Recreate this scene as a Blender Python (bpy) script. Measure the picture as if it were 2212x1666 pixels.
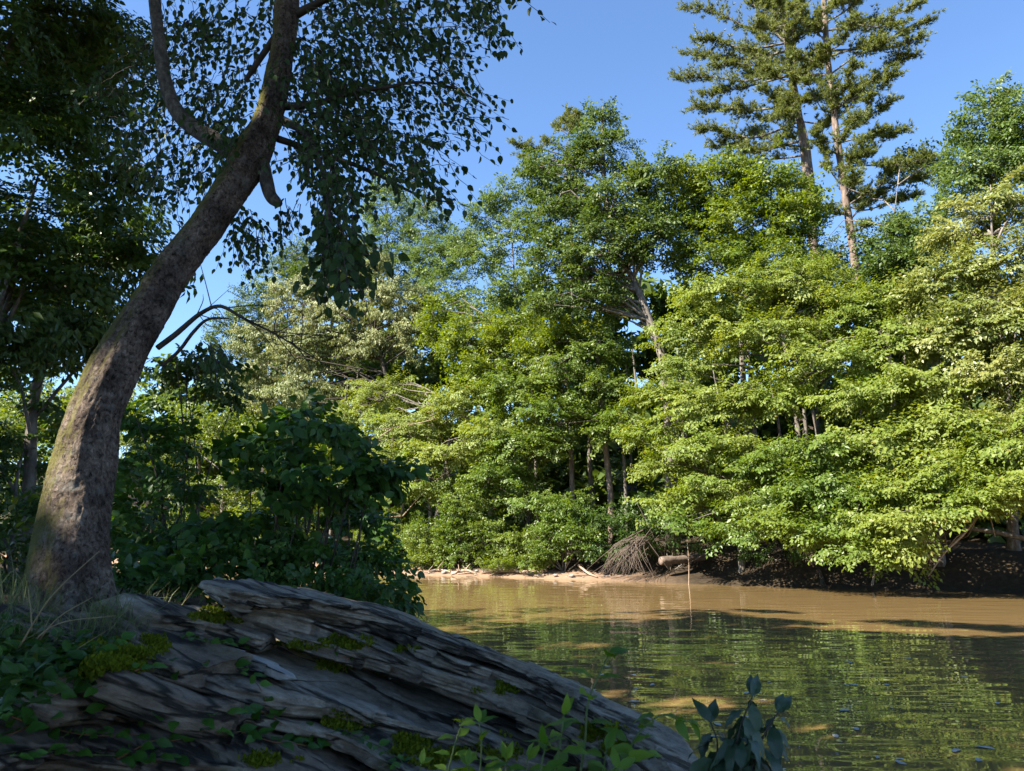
import bpy, math, random
import numpy as np
from mathutils import Vector, Matrix
from mathutils.bvhtree import BVHTree

for o in list(bpy.data.objects):
    bpy.data.objects.remove(o)
SC = bpy.context.scene
COL = SC.collection
rng = np.random.default_rng(11)
random.seed(11)

# ------------------------------------------------------------------ camera
PITCH = math.radians(11.0)
EYE = np.array([0.0, 0.0, 1.9])
FPX, CX, CY = 1640.0, 1106.0, 833.0          # focal length and centre for a 2212 x 1666 frame
cd = bpy.data.cameras.new('camera')
cd.sensor_width = 36.0
cd.lens = 36.0 * FPX / 2212.0
cd.clip_start, cd.clip_end = 0.05, 2000.0
cd.dof.use_dof = True
cd.dof.focus_distance = 24.0
cd.dof.aperture_fstop = 11.0
cam = bpy.data.objects.new('camera', cd)
COL.objects.link(cam)
cam.location = EYE
cam.rotation_euler = (math.pi / 2 + PITCH, 0, 0)
SC.camera = cam

# ------------------------------------------------------------------ sky, sun, exposure
SUN_EL = math.radians(42.0)
SUN_H = np.array([-0.88, -0.475])             # horizontal direction towards the sun
SUN_H = SUN_H / np.linalg.norm(SUN_H)
SUN_D = np.array([SUN_H[0] * math.cos(SUN_EL), SUN_H[1] * math.cos(SUN_EL), math.sin(SUN_EL)])
world = bpy.data.worlds.new('World')
SC.world = world
world.use_nodes = True
wn = world.node_tree
wn.nodes.clear()
sky = wn.nodes.new('ShaderNodeTexSky')
sky.sky_type = 'NISHITA'
sky.sun_disc = False
sky.sun_elevation = SUN_EL
sky.sun_rotation = math.atan2(SUN_H[0], SUN_H[1])
sky.altitude = 200
sky.air_density = 1.0
sky.dust_density = 0.1
sky.ozone_density = 6.5
bg = wn.nodes.new('ShaderNodeBackground')
bg.inputs['Strength'].default_value = 0.083
wo = wn.nodes.new('ShaderNodeOutputWorld')
wn.links.new(sky.outputs[0], bg.inputs[0])
wn.links.new(bg.outputs[0], wo.inputs[0])
sd = bpy.data.lights.new('sun', 'SUN')
sd.energy = 5.0
sd.angle = math.radians(0.53)
sd.color = (1.0, 0.93, 0.80)
sun = bpy.data.objects.new('sun', sd)
COL.objects.link(sun)
sun.rotation_euler = Vector(SUN_D).to_track_quat('Z', 'Y').to_euler()
sun.location = (-30, -30, 40)
SC.view_settings.view_transform = 'Standard'
SC.view_settings.look = 'None'
SC.view_settings.exposure = 1.92
SC.view_settings.gamma = 1.0
SC.view_settings.use_curve_mapping = False
SC.cycles.max_bounces = 7
SC.cycles.diffuse_bounces = 3
SC.cycles.glossy_bounces = 3
SC.cycles.transmission_bounces = 4
SC.cycles.use_denoising = True
SC.cycles.sample_clamp_indirect = 4.0
SC.cycles.caustics_reflective = False
SC.cycles.caustics_refractive = False

# ------------------------------------------------------------------ small maths
CP, SP = math.cos(PITCH), math.sin(PITCH)
NRIV = np.array([0.498, 0.867])              # across the river, towards the far bank
TRIV = np.array([-0.867, 0.498])             # along the river
S_FAR = 29.2


def ray(px, py):
    u, v = (px - CX) / FPX, (CY - py) / FPX
    return np.array([u, CP - SP * v, SP + CP * v])


def at(px, py, Y):                           # the point at depth Y metres seen at a spot of the photograph
    d = ray(px, py)
    return EYE + d * (Y / d[1])


def at_s(px, py, s):                         # the same, by distance across the river
    d = ray(px, py)
    return EYE + d * (s / (d[0] * NRIV[0] + d[1] * NRIV[1]))


def on_water(px, py, z=0.0):
    d = ray(px, py)
    return EYE + d * ((z - EYE[2]) / d[2])


def project(P):
    Q = np.asarray(P) - EYE
    f = Q[..., 1] * CP + Q[..., 2] * SP
    v = -Q[..., 1] * SP + Q[..., 2] * CP
    f = np.where(np.abs(f) < 1e-6, 1e-6, f)
    return CX + FPX * Q[..., 0] / f, CY - FPX * v / f, f


def norm(a):
    return a / np.maximum(np.linalg.norm(a, axis=-1, keepdims=True), 1e-9)


def sstep(a, b, x):
    t = np.clip((np.asarray(x, dtype=np.float64) - a) / (b - a), 0, 1)
    return t * t * (3 - 2 * t)


def _hash(i, j, k, seed):
    h = (i * 374761393 + j * 668265263 + k * 2147483647 + seed * 1274126177) & 0xffffffff
    h = ((h ^ (h >> 13)) * 1274126177) & 0xffffffff
    return ((h ^ (h >> 16)) & 0xffff) / 65535.0


def vnoise(P, seed=0):
    P = np.asarray(P, dtype=np.float64)
    I = np.floor(P).astype(np.int64)
    f = P - I
    f = f * f * (3 - 2 * f)
    i, j, k = I[..., 0], I[..., 1], I[..., 2]
    r = 0
    for a in (0, 1):
        wa = f[..., 0] if a else 1 - f[..., 0]
        for b in (0, 1):
            wb = f[..., 1] if b else 1 - f[..., 1]
            for c in (0, 1):
                wc = f[..., 2] if c else 1 - f[..., 2]
                r = r + wa * wb * wc * _hash(i + a, j + b, k + c, seed)
    return r * 2 - 1


def fbm(P, oct=4, seed=0, gain=0.5):
    P = np.asarray(P, dtype=np.float64)
    r, a, f = 0, 1.0, 1.0
    for o in range(oct):
        r = r + a * vnoise(P * f, seed + o * 17)
        a *= gain
        f *= 2.03
    return r


def catmull(P, n):
    P = np.asarray(P, dtype=np.float64)
    if len(P) == 2:
        t = np.linspace(0, 1, n)[:, None]
        return P[0] * (1 - t) + P[1] * t
    Q = np.vstack([2 * P[0] - P[1], P, 2 * P[-1] - P[-2]])
    t = np.linspace(0, len(P) - 1 - 1e-6, n)
    i = t.astype(int)
    f = (t - i)[:, None]
    a, b, c, d = Q[i], Q[i + 1], Q[i + 2], Q[i + 3]
    return 0.5 * (2 * b + (c - a) * f + (2 * a - 5 * b + 4 * c - d) * f ** 2 + (3 * b - a - 3 * c + d) * f ** 3)


# ------------------------------------------------------------------ object helpers
WLOC = {}


def raw_mesh(name, V, F, mat, smooth=True, tint=None):
    V = np.ascontiguousarray(V, dtype=np.float32)
    me = bpy.data.meshes.new(name)
    F = F if isinstance(F, list) else [F]
    F = [np.asarray(f, dtype=np.int32) for f in F if len(f)]
    nl = sum(f.size for f in F)
    nf = sum(len(f) for f in F)
    me.vertices.add(len(V))
    me.vertices.foreach_set('co', V.ravel())
    me.loops.add(nl)
    me.loops.foreach_set('vertex_index', np.concatenate([f.ravel() for f in F]))
    me.polygons.add(nf)
    tot = np.concatenate([np.full(len(f), f.shape[1], dtype=np.int32) for f in F])
    me.polygons.foreach_set('loop_start', np.concatenate([[0], np.cumsum(tot)[:-1]]).astype(np.int32))
    if smooth:
        me.polygons.foreach_set('use_smooth', np.ones(nf, dtype=bool))
    if tint is not None:
        a = me.attributes.new('tint', 'FLOAT', 'FACE')
        a.data.foreach_set('value', np.ascontiguousarray(tint, dtype=np.float32))
    me.materials.append(mat)
    me.update(calc_edges=True)
    return me


def obj(name, V, F, mat, parent=None, smooth=True, tint=None, loc=None):
    V = np.asarray(V, dtype=np.float64)
    if parent is not None:
        w = WLOC[parent.name]
    else:
        w = np.array(loc if loc is not None else (0, 0, 0), dtype=np.float64)
    me = raw_mesh(name, V - w, F, mat, smooth, tint)
    o = bpy.data.objects.new(name, me)
    COL.objects.link(o)
    if parent is not None:
        o.parent = parent
    else:
        o.location = w
    WLOC[o.name] = w
    return o


def tag(o, label=None, cat=None, group=None, kind=None):
    if label:
        o['label'] = label
    if cat:
        o['category'] = cat
    if group:
        o['group'] = group
    if kind:
        o['kind'] = kind
    return o


def thing(name, label, cat, loc, group=None):
    o = bpy.data.objects.new(name, None)
    COL.objects.link(o)
    o.location = loc
    o.empty_display_size = 0.2
    WLOC[o.name] = np.array(loc, dtype=np.float64)
    return tag(o, label, cat, group)


def tube(P, R, sides=8, cap=True):
    P = np.asarray(P, dtype=np.float64)
    R = np.broadcast_to(np.asarray(R, dtype=np.float64), (len(P),))
    T = norm(np.gradient(P, axis=0))
    ref = np.array([0, 0, 1.0]) if abs(T[0][2]) < 0.9 else np.array([1.0, 0, 0])
    n = norm(np.cross(T[0], ref))
    N = [n]
    for i in range(1, len(P)):
        n = n - T[i] * np.dot(n, T[i])
        n = n / max(np.linalg.norm(n), 1e-9)
        N.append(n)
    N = np.array(N)
    B = np.cross(T, N)
    a = np.linspace(0, 2 * np.pi, sides, endpoint=False)
    V = P[:, None, :] + R[:, None, None] * (N[:, None, :] * np.cos(a)[None, :, None] + B[:, None, :] * np.sin(a)[None, :, None])
    V = V.reshape(-1, 3)
    i = np.arange(len(P) - 1)[:, None] * sides
    j = np.arange(sides)[None, :]
    k = (j + 1) % sides
    F = np.stack([i + j, i + k, i + sides + k, i + sides + j], -1).reshape(-1, 4)
    Fs = [F]
    if cap:
        n0 = len(V)
        V = np.vstack([V, P[:1], P[-1:]])
        jj = np.arange(sides)
        kk = (jj + 1) % sides
        e = (len(P) - 1) * sides
        Fs.append(np.vstack([np.stack([kk, jj, np.full(sides, n0)], -1), np.stack([e + jj, e + kk, np.full(sides, n0 + 1)], -1)]))
    return V, Fs


def merge(parts):
    Vs, quads, tris, n = [], [], [], 0
    for V, F in parts:
        F = F if isinstance(F, list) else [F]
        for f in F:
            f = np.asarray(f)
            if len(f):
                (quads if f.shape[1] == 4 else tris).append(f + n)
        Vs.append(V)
        n += len(V)
    out = []
    if quads:
        out.append(np.vstack(quads))
    if tris:
        out.append(np.vstack(tris))
    return np.vstack(Vs), out


# ------------------------------------------------------------------ materials
def new_mat(name):
    m = bpy.data.materials.new(name)
    m.use_nodes = True
    m.node_tree.nodes.clear()
    return m, m.node_tree.nodes, m.node_tree.links


def leaf_mat(name, ca, cb, cc=None, trans=0.35, rough=0.45, spec=0.4, tcol=None, big=False):
    """ca..cb: the range of leaf colours of one species, cc: its rare yellowed leaf"""
    m, N, L = new_mat(name)
    out = N.new('ShaderNodeOutputMaterial')
    att = N.new('ShaderNodeAttribute')
    att.attribute_name = 'tint'
    fac = att.outputs['Fac']
    if big:
        oi = N.new('ShaderNodeObjectInfo')
        fac = oi.outputs['Random']
    ramp = N.new('ShaderNodeValToRGB')
    el = ramp.color_ramp.elements
    el[0].position, el[0].color = 0.0, (*ca, 1)
    el[1].position, el[1].color = 0.92, (*cb, 1)
    if cc:
        e = el.new(0.975)
        e.color = (*cc, 1)
    L.new(fac, ramp.inputs[0])
    col = ramp.outputs[0]
    bs = N.new('ShaderNodeBsdfPrincipled')
    bs.inputs['Roughness'].default_value = rough
    bs.inputs['Specular IOR Level'].default_value = spec
    tr = N.new('ShaderNodeBsdfTranslucent')
    hs = N.new('ShaderNodeHueSaturation')
    hs.inputs['Hue'].default_value = 0.48
    hs.inputs['Saturation'].default_value = 1.15
    hs.inputs['Value'].default_value = 1.5
    if big:
        tc = N.new('ShaderNodeTexCoord')
        nz = N.new('ShaderNodeTexNoise')
        nz.inputs['Scale'].default_value = 60
        nz.inputs['Detail'].default_value = 3
        L.new(tc.outputs['Object'], nz.inputs['Vector'])
        mx = N.new('ShaderNodeMixRGB')
        mx.blend_type = 'OVERLAY'
        mx.inputs[0].default_value = 0.35
        L.new(col, mx.inputs[1])
        L.new(nz.outputs['Fac'], mx.inputs[2])
        col = mx.outputs[0]
        bp = N.new('ShaderNodeBump')
        bp.inputs['Strength'].default_value = 0.35
        bp.inputs['Distance'].default_value = 0.003
        L.new(nz.outputs['Fac'], bp.inputs['Height'])
        L.new(bp.outputs[0], bs.inputs['Normal'])
    L.new(col, bs.inputs['Base Color'])
    L.new(col, hs.inputs['Color'])
    L.new(hs.outputs[0], tr.inputs['Color'])
    ms = N.new('ShaderNodeMixShader')
    ms.inputs[0].default_value = trans
    L.new(bs.outputs[0], ms.inputs[1])
    L.new(tr.outputs[0], ms.inputs[2])
    L.new(ms.outputs[0], out.inputs[0])
    return m


def rough_mat(name, stops, scale=(1, 1, 1), nscale=6, detail=6, rough=0.85, bump=0.5, dist=0.02, second=None, spec=0.25):
    """noise-driven colour with bump; second=(colour, noise scale, low, high): patches of another growth"""
    m, N, L = new_mat(name)
    out = N.new('ShaderNodeOutputMaterial')
    bs = N.new('ShaderNodeBsdfPrincipled')
    bs.inputs['Roughness'].default_value = rough
    bs.inputs['Specular IOR Level'].default_value = spec
    tc = N.new('ShaderNodeTexCoord')
    mp = N.new('ShaderNodeMapping')
    mp.inputs['Scale'].default_value = scale
    L.new(tc.outputs['Object'], mp.inputs[0])
    nz = N.new('ShaderNodeTexNoise')
    nz.inputs['Scale'].default_value = nscale
    nz.inputs['Detail'].default_value = detail
    nz.inputs['Roughness'].default_value = 0.65
    L.new(mp.outputs[0], nz.inputs['Vector'])
    ramp = N.new('ShaderNodeValToRGB')
    el = ramp.color_ramp.elements
    el[0].position, el[0].color = stops[0][0], (*stops[0][1], 1)
    el[1].position, el[1].color = stops[-1][0], (*stops[-1][1], 1)
    for p, c in stops[1:-1]:
        el.new(p).color = (*c, 1)
    L.new(nz.outputs['Fac'], ramp.inputs[0])
    col = ramp.outputs[0]
    for sec in (second or []):
        c2, sc2, lo, hi = sec
        n2 = N.new('ShaderNodeTexNoise')
        n2.inputs['Scale'].default_value = sc2
        n2.inputs['Detail'].default_value = 5
        n2.inputs['Roughness'].default_value = 0.7
        L.new(tc.outputs['Object'], n2.inputs['Vector'])
        mr = N.new('ShaderNodeMapRange')
        mr.inputs[1].default_value, mr.inputs[2].default_value = lo, hi
        L.new(n2.outputs['Fac'], mr.inputs[0])
        mx = N.new('ShaderNodeMixRGB')
        L.new(mr.outputs[0], mx.inputs[0])
        L.new(col, mx.inputs[1])
        mx.inputs[2].default_value = (*c2, 1)
        col = mx.outputs[0]
    L.new(col, bs.inputs['Base Color'])
    if bump:
        bp = N.new('ShaderNodeBump')
        bp.inputs['Strength'].default_value = bump
        bp.inputs['Distance'].default_value = dist
        L.new(nz.outputs['Fac'], bp.inputs['Height'])
        L.new(bp.outputs[0], bs.inputs['Normal'])
    L.new(bs.outputs[0], out.inputs[0])
    return m


M = {}
M['hornbeam'] = leaf_mat('hornbeam_leaf', (0.115, 0.175, 0.024), (0.205, 0.245, 0.048), (0.24, 0.20, 0.05), 0.42, 0.5, 0.4)
M['golden'] = leaf_mat('golden_green_leaf', (0.125, 0.17, 0.032), (0.23, 0.24, 0.07), (0.26, 0.21, 0.06), 0.38, 0.42, 0.5)
M['olive'] = leaf_mat('olive_leaf', (0.13, 0.165, 0.05), (0.215, 0.225, 0.09), (0.24, 0.20, 0.10), 0.33, 0.5, 0.35)
M['maple'] = leaf_mat('maple_leaf', (0.085, 0.14, 0.018), (0.155, 0.20, 0.028), (0.19, 0.20, 0.03), 0.42, 0.45, 0.45)
M['oak'] = leaf_mat('oak_leaf', (0.05, 0.09, 0.018), (0.10, 0.145, 0.028), (0.14, 0.13, 0.04), 0.36, 0.5, 0.35)
M['blue'] = leaf_mat('poplar_leaf', (0.07, 0.125, 0.026), (0.125, 0.175, 0.045), (0.16, 0.18, 0.05), 0.38, 0.48, 0.4)
M['bush'] = leaf_mat('bush_leaf', (0.075, 0.135, 0.02), (0.15, 0.20, 0.035), None, 0.40, 0.42, 0.45)
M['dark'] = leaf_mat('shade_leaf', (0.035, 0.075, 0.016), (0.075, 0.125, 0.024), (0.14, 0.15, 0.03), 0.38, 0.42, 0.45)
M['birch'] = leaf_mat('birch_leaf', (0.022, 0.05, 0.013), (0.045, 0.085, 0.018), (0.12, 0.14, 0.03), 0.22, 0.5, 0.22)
M['shrub'] = leaf_mat('shrub_leaf', (0.028, 0.078, 0.014), (0.06, 0.13, 0.022), (0.15, 0.18, 0.03), 0.36, 0.45, 0.35)
M['pine'] = leaf_mat('pine_needle', (0.10, 0.135, 0.03), (0.18, 0.20, 0.055), (0.22, 0.19, 0.08), 0.40, 0.5, 0.4)
M['fern'] = leaf_mat('young_leaf', (0.07, 0.14, 0.025), (0.13, 0.21, 0.035), None, 0.40, 0.42, 0.45)
M['bigleaf'] = leaf_mat('broad_leaf', (0.065, 0.15, 0.016), (0.15, 0.255, 0.03), None, 0.42, 0.42, 0.35, big=True)
M['darkbig'] = leaf_mat('dark_broad_leaf', (0.025, 0.055, 0.028), (0.05, 0.085, 0.035), None, 0.18, 0.30, 0.5, big=True)
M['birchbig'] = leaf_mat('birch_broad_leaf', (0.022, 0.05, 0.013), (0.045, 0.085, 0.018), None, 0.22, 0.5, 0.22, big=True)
M['vineleaf'] = leaf_mat('vine_leaf', (0.03, 0.095, 0.012), (0.075, 0.18, 0.022), None, 0.30, 0.42, 0.35, big=True)
M['moss'] = leaf_mat('moss', (0.06, 0.09, 0.008), (0.16, 0.19, 0.012), None, 0.25, 0.8, 0.1)
M['grass'] = leaf_mat('grass_blade', (0.06, 0.09, 0.03), (0.13, 0.15, 0.06), (0.25, 0.21, 0.11), 0.3, 0.55, 0.3)
M['dry'] = rough_mat('dry_stalk', [(0.3, (0.22, 0.16, 0.08)), (0.7, (0.34, 0.26, 0.15))], nscale=20)
M['bark'] = rough_mat('grey_bark', [(0.3, (0.05, 0.042, 0.034)), (0.5, (0.14, 0.12, 0.10)), (0.72, (0.26, 0.235, 0.20))], (1, 1, 0.35), 9, 8, 0.9, 0.8, 0.03)
M['pinebark'] = rough_mat('pine_bark', [(0.3, (0.07, 0.05, 0.04)), (0.5, (0.17, 0.125, 0.10)), (0.72, (0.30, 0.235, 0.195))], (1, 1, 0.3), 7, 8, 0.9, 0.8, 0.04)
M['limbbark'] = rough_mat('dark_limb_bark', [(0.3, (0.03, 0.026, 0.022)), (0.5, (0.085, 0.072, 0.06)), (0.72, (0.17, 0.15, 0.125))], (1, 1, .6), 30, 7, 0.9, 0.9, 0.03)
M['brush'] = rough_mat('grey_brushwood', [(0.3, (0.07, 0.052, 0.04)), (0.7, (0.17, 0.13, 0.105))], nscale=9)
M['twig'] = rough_mat('dark_twig', [(0.3, (0.025, 0.02, 0.016)), (0.7, (0.08, 0.065, 0.05))], nscale=12)
M['deadwood'] = rough_mat('dead_wood', [(0.3, (0.16, 0.11, 0.075)), (0.5, (0.30, 0.22, 0.16)), (0.72, (0.45, 0.36, 0.28))], (1, 1, 1), 9, 6, 0.85, 0.5, 0.02)
M['stem'] = rough_mat('green_stem', [(0.3, (0.06, 0.10, 0.03)), (0.7, (0.12, 0.15, 0.05))], nscale=30, rough=0.6)
M['redstem'] = rough_mat('reddish_stem', [(0.3, (0.16, 0.06, 0.03)), (0.7, (0.28, 0.12, 0.06))], nscale=30, rough=0.6)


def trunk_mat():
    m, N, L = new_mat('mossy_bark')
    out = N.new('ShaderNodeOutputMaterial')
    bs = N.new('ShaderNodeBsdfPrincipled')
    bs.inputs['Roughness'].default_value = 0.9
    bs.inputs['Specular IOR Level'].default_value = 0.2
    tc = N.new('ShaderNodeTexCoord')
    mp = N.new('ShaderNodeMapping')
    mp.inputs['Scale'].default_value = (1, 1, 0.75)
    L.new(tc.outputs['Object'], mp.inputs[0])
    vo = N.new('ShaderNodeTexNoise')
    vo.inputs['Scale'].default_value = 42
    vo.inputs['Detail'].default_value = 7
    vo.inputs['Roughness'].default_value = 0.7
    vo.inputs['Distortion'].default_value = 0.6
    L.new(mp.outputs[0], vo.inputs['Vector'])
    r1 = N.new('ShaderNodeValToRGB')
    e = r1.color_ramp.elements
    e[0].position, e[0].color = 0.36, (0.026, 0.020, 0.016, 1)
    e[1].position, e[1].color = 0.66, (0.42, 0.34, 0.27, 1)
    e.new(0.45).color = (0.15, 0.11, 0.085, 1)
    e.new(0.55).color = (0.25, 0.19, 0.15, 1)
    L.new(vo.outputs['Fac'], r1.inputs[0])
    nb_ = N.new('ShaderNodeTexNoise')              # darker, damper and greyer reaches of bark
    nb_.inputs['Scale'].default_value = 4.5
    nb_.inputs['Detail'].default_value = 4
    L.new(mp.outputs[0], nb_.inputs['Vector'])
    rb = N.new('ShaderNodeValToRGB')
    rb.color_ramp.elements[0].position, rb.color_ramp.elements[0].color = 0.36, (0.38, 0.36, 0.36, 1)
    rb.color_ramp.elements[1].position, rb.color_ramp.elements[1].color = 0.58, (1, 1, 1, 1)
    L.new(nb_.outputs['Fac'], rb.inputs[0])
    mb = N.new('ShaderNodeMixRGB')
    mb.blend_type = 'MULTIPLY'
    mb.inputs[0].default_value = 1.0
    L.new(r1.outputs[0], mb.inputs[1])
    L.new(rb.outputs[0], mb.inputs[2])
    # pale lichen blotches
    n2 = N.new('ShaderNodeTexNoise')
    n2.inputs['Scale'].default_value = 7
    n2.inputs['Detail'].default_value = 6
    n2.inputs['Roughness'].default_value = 0.75
    L.new(tc.outputs['Object'], n2.inputs['Vector'])
    mr = N.new('ShaderNodeMapRange')
    mr.inputs[1].default_value, mr.inputs[2].default_value = 0.55, 0.68
    mr.inputs[4].default_value = 0.55
    L.new(n2.outputs['Fac'], mr.inputs[0])
    m1 = N.new('ShaderNodeMixRGB')
    L.new(mr.outputs[0], m1.inputs[0])
    L.new(mb.outputs[0], m1.inputs[1])
    m1.inputs[2].default_value = (0.27, 0.27, 0.24, 1)
    # moss on the upper, left side of the leaning stem
    ge = N.new('ShaderNodeNewGeometry')
    dp = N.new('ShaderNodeVectorMath')
    dp.operation = 'DOT_PRODUCT'
    dp.inputs[1].default_value = (-0.75, -0.15, 0.62)
    L.new(ge.outputs['Normal'], dp.inputs[0])
    n3 = N.new('ShaderNodeTexNoise')
    n3.inputs['Scale'].default_value = 3.2
    n3.inputs['Detail'].default_value = 7
    n3.inputs['Roughness'].default_value = 0.75
    L.new(tc.outputs['Object'], n3.inputs['Vector'])
    ad = N.new('ShaderNodeMath')
    ad.operation = 'MULTIPLY_ADD'
    ad.inputs[1].default_value = 1.7
    L.new(n3.outputs['Fac'], ad.inputs[0])
    L.new(dp.outputs['Value'], ad.inputs[2])
    m3 = N.new('ShaderNodeMapRange')
    m3.inputs[1].default_value, m3.inputs[2].default_value = 1.12, 1.6
    m3.inputs[4].default_value = 0.85
    L.new(ad.outputs[0], m3.inputs[0])
    m2 = N.new('ShaderNodeMixRGB')
    L.new(m3.outputs[0], m2.inputs[0])
    L.new(m1.outputs[0], m2.inputs[1])
    m2.inputs[2].default_value = (0.15, 0.14, 0.028, 1)
    L.new(m2.outputs[0], bs.inputs['Base Color'])
    bp = N.new('ShaderNodeBump')
    bp.inputs['Strength'].default_value = 1.0
    bp.inputs['Distance'].default_value = 0.05
    L.new(vo.outputs['Fac'], bp.inputs['Height'])
    L.new(bp.outputs[0], bs.inputs['Normal'])
    L.new(bs.outputs[0], out.inputs[0])
    return m


def rock_mat(name, dark, mid, light, lichen=0.3, mossy=True):
    m, N, L = new_mat(name)
    out = N.new('ShaderNodeOutputMaterial')
    bs = N.new('ShaderNodeBsdfPrincipled')
    bs.inputs['Roughness'].default_value = 0.72
    bs.inputs['Specular IOR Level'].default_value = 0.35
    ge = N.new('ShaderNodeNewGeometry')
    # coordinates along the bedding: the third axis runs across the beds
    mp = N.new('ShaderNodeCombineXYZ')
    sx = N.new('ShaderNodeVectorMath')
    sx.operation = 'DOT_PRODUCT'
    sx.inputs[1].default_value = (0.9, -0.35, -0.25)
    sy = N.new('ShaderNodeVectorMath')
    sy.operation = 'DOT_PRODUCT'
    sy.inputs[1].default_value = (0.4, 0.9, 0.0)
    sz = N.new('ShaderNodeVectorMath')
    sz.operation = 'DOT_PRODUCT'
    sz.inputs[1].default_value = (0.30, 0.06, 0.95)
    for d in (sx, sy, sz):
        L.new(ge.outputs['Position'], d.inputs[0])
    k1 = N.new('ShaderNodeMath'); k1.operation = 'MULTIPLY'; k1.inputs[1].default_value = 1.1
    k2 = N.new('ShaderNodeMath'); k2.operation = 'MULTIPLY'; k2.inputs[1].default_value = 3.0
    k3 = N.new('ShaderNodeMath'); k3.operation = 'MULTIPLY'; k3.inputs[1].default_value = 11.0
    L.new(sx.outputs['Value'], k1.inputs[0]); L.new(sy.outputs['Value'], k2.inputs[0]); L.new(sz.outputs['Value'], k3.inputs[0])
    L.new(k1.outputs[0], mp.inputs[0]); L.new(k2.outputs[0], mp.inputs[1]); L.new(k3.outputs[0], mp.inputs[2])
    nz = N.new('ShaderNodeTexNoise')
    nz.inputs['Scale'].default_value = 2.6
    nz.inputs['Detail'].default_value = 9
    nz.inputs['Roughness'].default_value = 0.72
    L.new(mp.outputs[0], nz.inputs['Vector'])
    ni = N.new('ShaderNodeTexNoise')
    ni.inputs['Scale'].default_value = 9
    ni.inputs['Detail'].default_value = 9
    ni.inputs['Roughness'].default_value = 0.75
    L.new(ge.outputs['Position'], ni.inputs['Vector'])
    av = N.new('ShaderNodeMixRGB')
    av.inputs[0].default_value = 0.5
    L.new(nz.outputs['Fac'], av.inputs[1])
    L.new(ni.outputs['Fac'], av.inputs[2])
    nc = N.new('ShaderNodeTexNoise')               # open bedding cracks, thin lines along the beds
    nc.inputs['Scale'].default_value = 0.75
    nc.inputs['Detail'].default_value = 4
    L.new(mp.outputs[0], nc.inputs['Vector'])
    rc = N.new('ShaderNodeValToRGB')
    q = rc.color_ramp.elements
    q[0].position, q[0].color = 0.465, (1, 1, 1, 1)
    q[1].position, q[1].color = 0.535, (1, 1, 1, 1)
    q.new(0.492).color = (0.12, 0.12, 0.12, 1)
    q.new(0.508).color = (0.12, 0.12, 0.12, 1)
    L.new(nc.outputs['Fac'], rc.inputs[0])
    r = N.new('ShaderNodeValToRGB')
    e = r.color_ramp.elements
    e[0].position, e[0].color = 0.36, (*dark, 1)
    e[1].position, e[1].color = 0.66, (*light, 1)
    e.new(0.50).color = (*mid, 1)
    L.new(av.outputs[0], r.inputs[0])
    n2 = N.new('ShaderNodeTexNoise')
    n2.inputs['Scale'].default_value = 16
    n2.inputs['Detail'].default_value = 6
    n2.inputs['Roughness'].default_value = 0.75
    L.new(ge.outputs['Position'], n2.inputs['Vector'])
    mr = N.new('ShaderNodeMapRange')
    mr.inputs[1].default_value, mr.inputs[2].default_value = 0.58, 0.70
    mr.inputs[4].default_value = lichen
    L.new(n2.outputs['Fac'], mr.inputs[0])
    mx = N.new('ShaderNodeMixRGB')
    L.new(mr.outputs[0], mx.inputs[0])
    L.new(r.outputs[0], mx.inputs[1])
    mx.inputs[2].default_value = (0.36, 0.37, 0.34, 1)
    col = mx.outputs[0]
    if mossy:
        n3 = N.new('ShaderNodeTexNoise')
        n3.inputs['Scale'].default_value = 2.3
        n3.inputs['Detail'].default_value = 8
        n3.inputs['Roughness'].default_value = 0.7
        L.new(ge.outputs['Position'], n3.inputs['Vector'])
        m3 = N.new('ShaderNodeMapRange')
        m3.inputs[1].default_value, m3.inputs[2].default_value = 0.54, 0.66
        m3.inputs[4].default_value = 0.6
        L.new(n3.outputs['Fac'], m3.inputs[0])
        m4 = N.new('ShaderNodeMixRGB')
        L.new(m3.outputs[0], m4.inputs[0])
        L.new(col, m4.inputs[1])
        m4.inputs[2].default_value = (0.075, 0.075, 0.022, 1)
        col = m4.outputs[0]
    mc = N.new('ShaderNodeMixRGB')
    mc.blend_type = 'MULTIPLY'
    mc.inputs[0].default_value = 1.0
    L.new(col, mc.inputs[1])
    L.new(rc.outputs[0], mc.inputs[2])
    col = mc.outputs[0]
    L.new(col, bs.inputs['Base Color'])
    b0 = N.new('ShaderNodeBump')
    b0.inputs['Strength'].default_value = 0.8
    b0.inputs['Distance'].default_value = 0.02
    L.new(rc.outputs[0], b0.inputs['Height'])
    bp = N.new('ShaderNodeBump')
    bp.inputs['Strength'].default_value = 0.9
    bp.inputs['Distance'].default_value = 0.03
    L.new(b0.outputs[0], bp.inputs['Normal'])
    L.new(av.outputs[0], bp.inputs['Height'])
    b2 = N.new('ShaderNodeBump')
    b2.inputs['Strength'].default_value = 0.5
    b2.inputs['Distance'].default_value = 0.008
    L.new(n2.outputs['Fac'], b2.inputs['Height'])
    L.new(bp.outputs[0], b2.inputs['Normal'])
    L.new(b2.outputs[0], bs.inputs['Normal'])
    L.new(bs.outputs[0], out.inputs[0])
    return m


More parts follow.
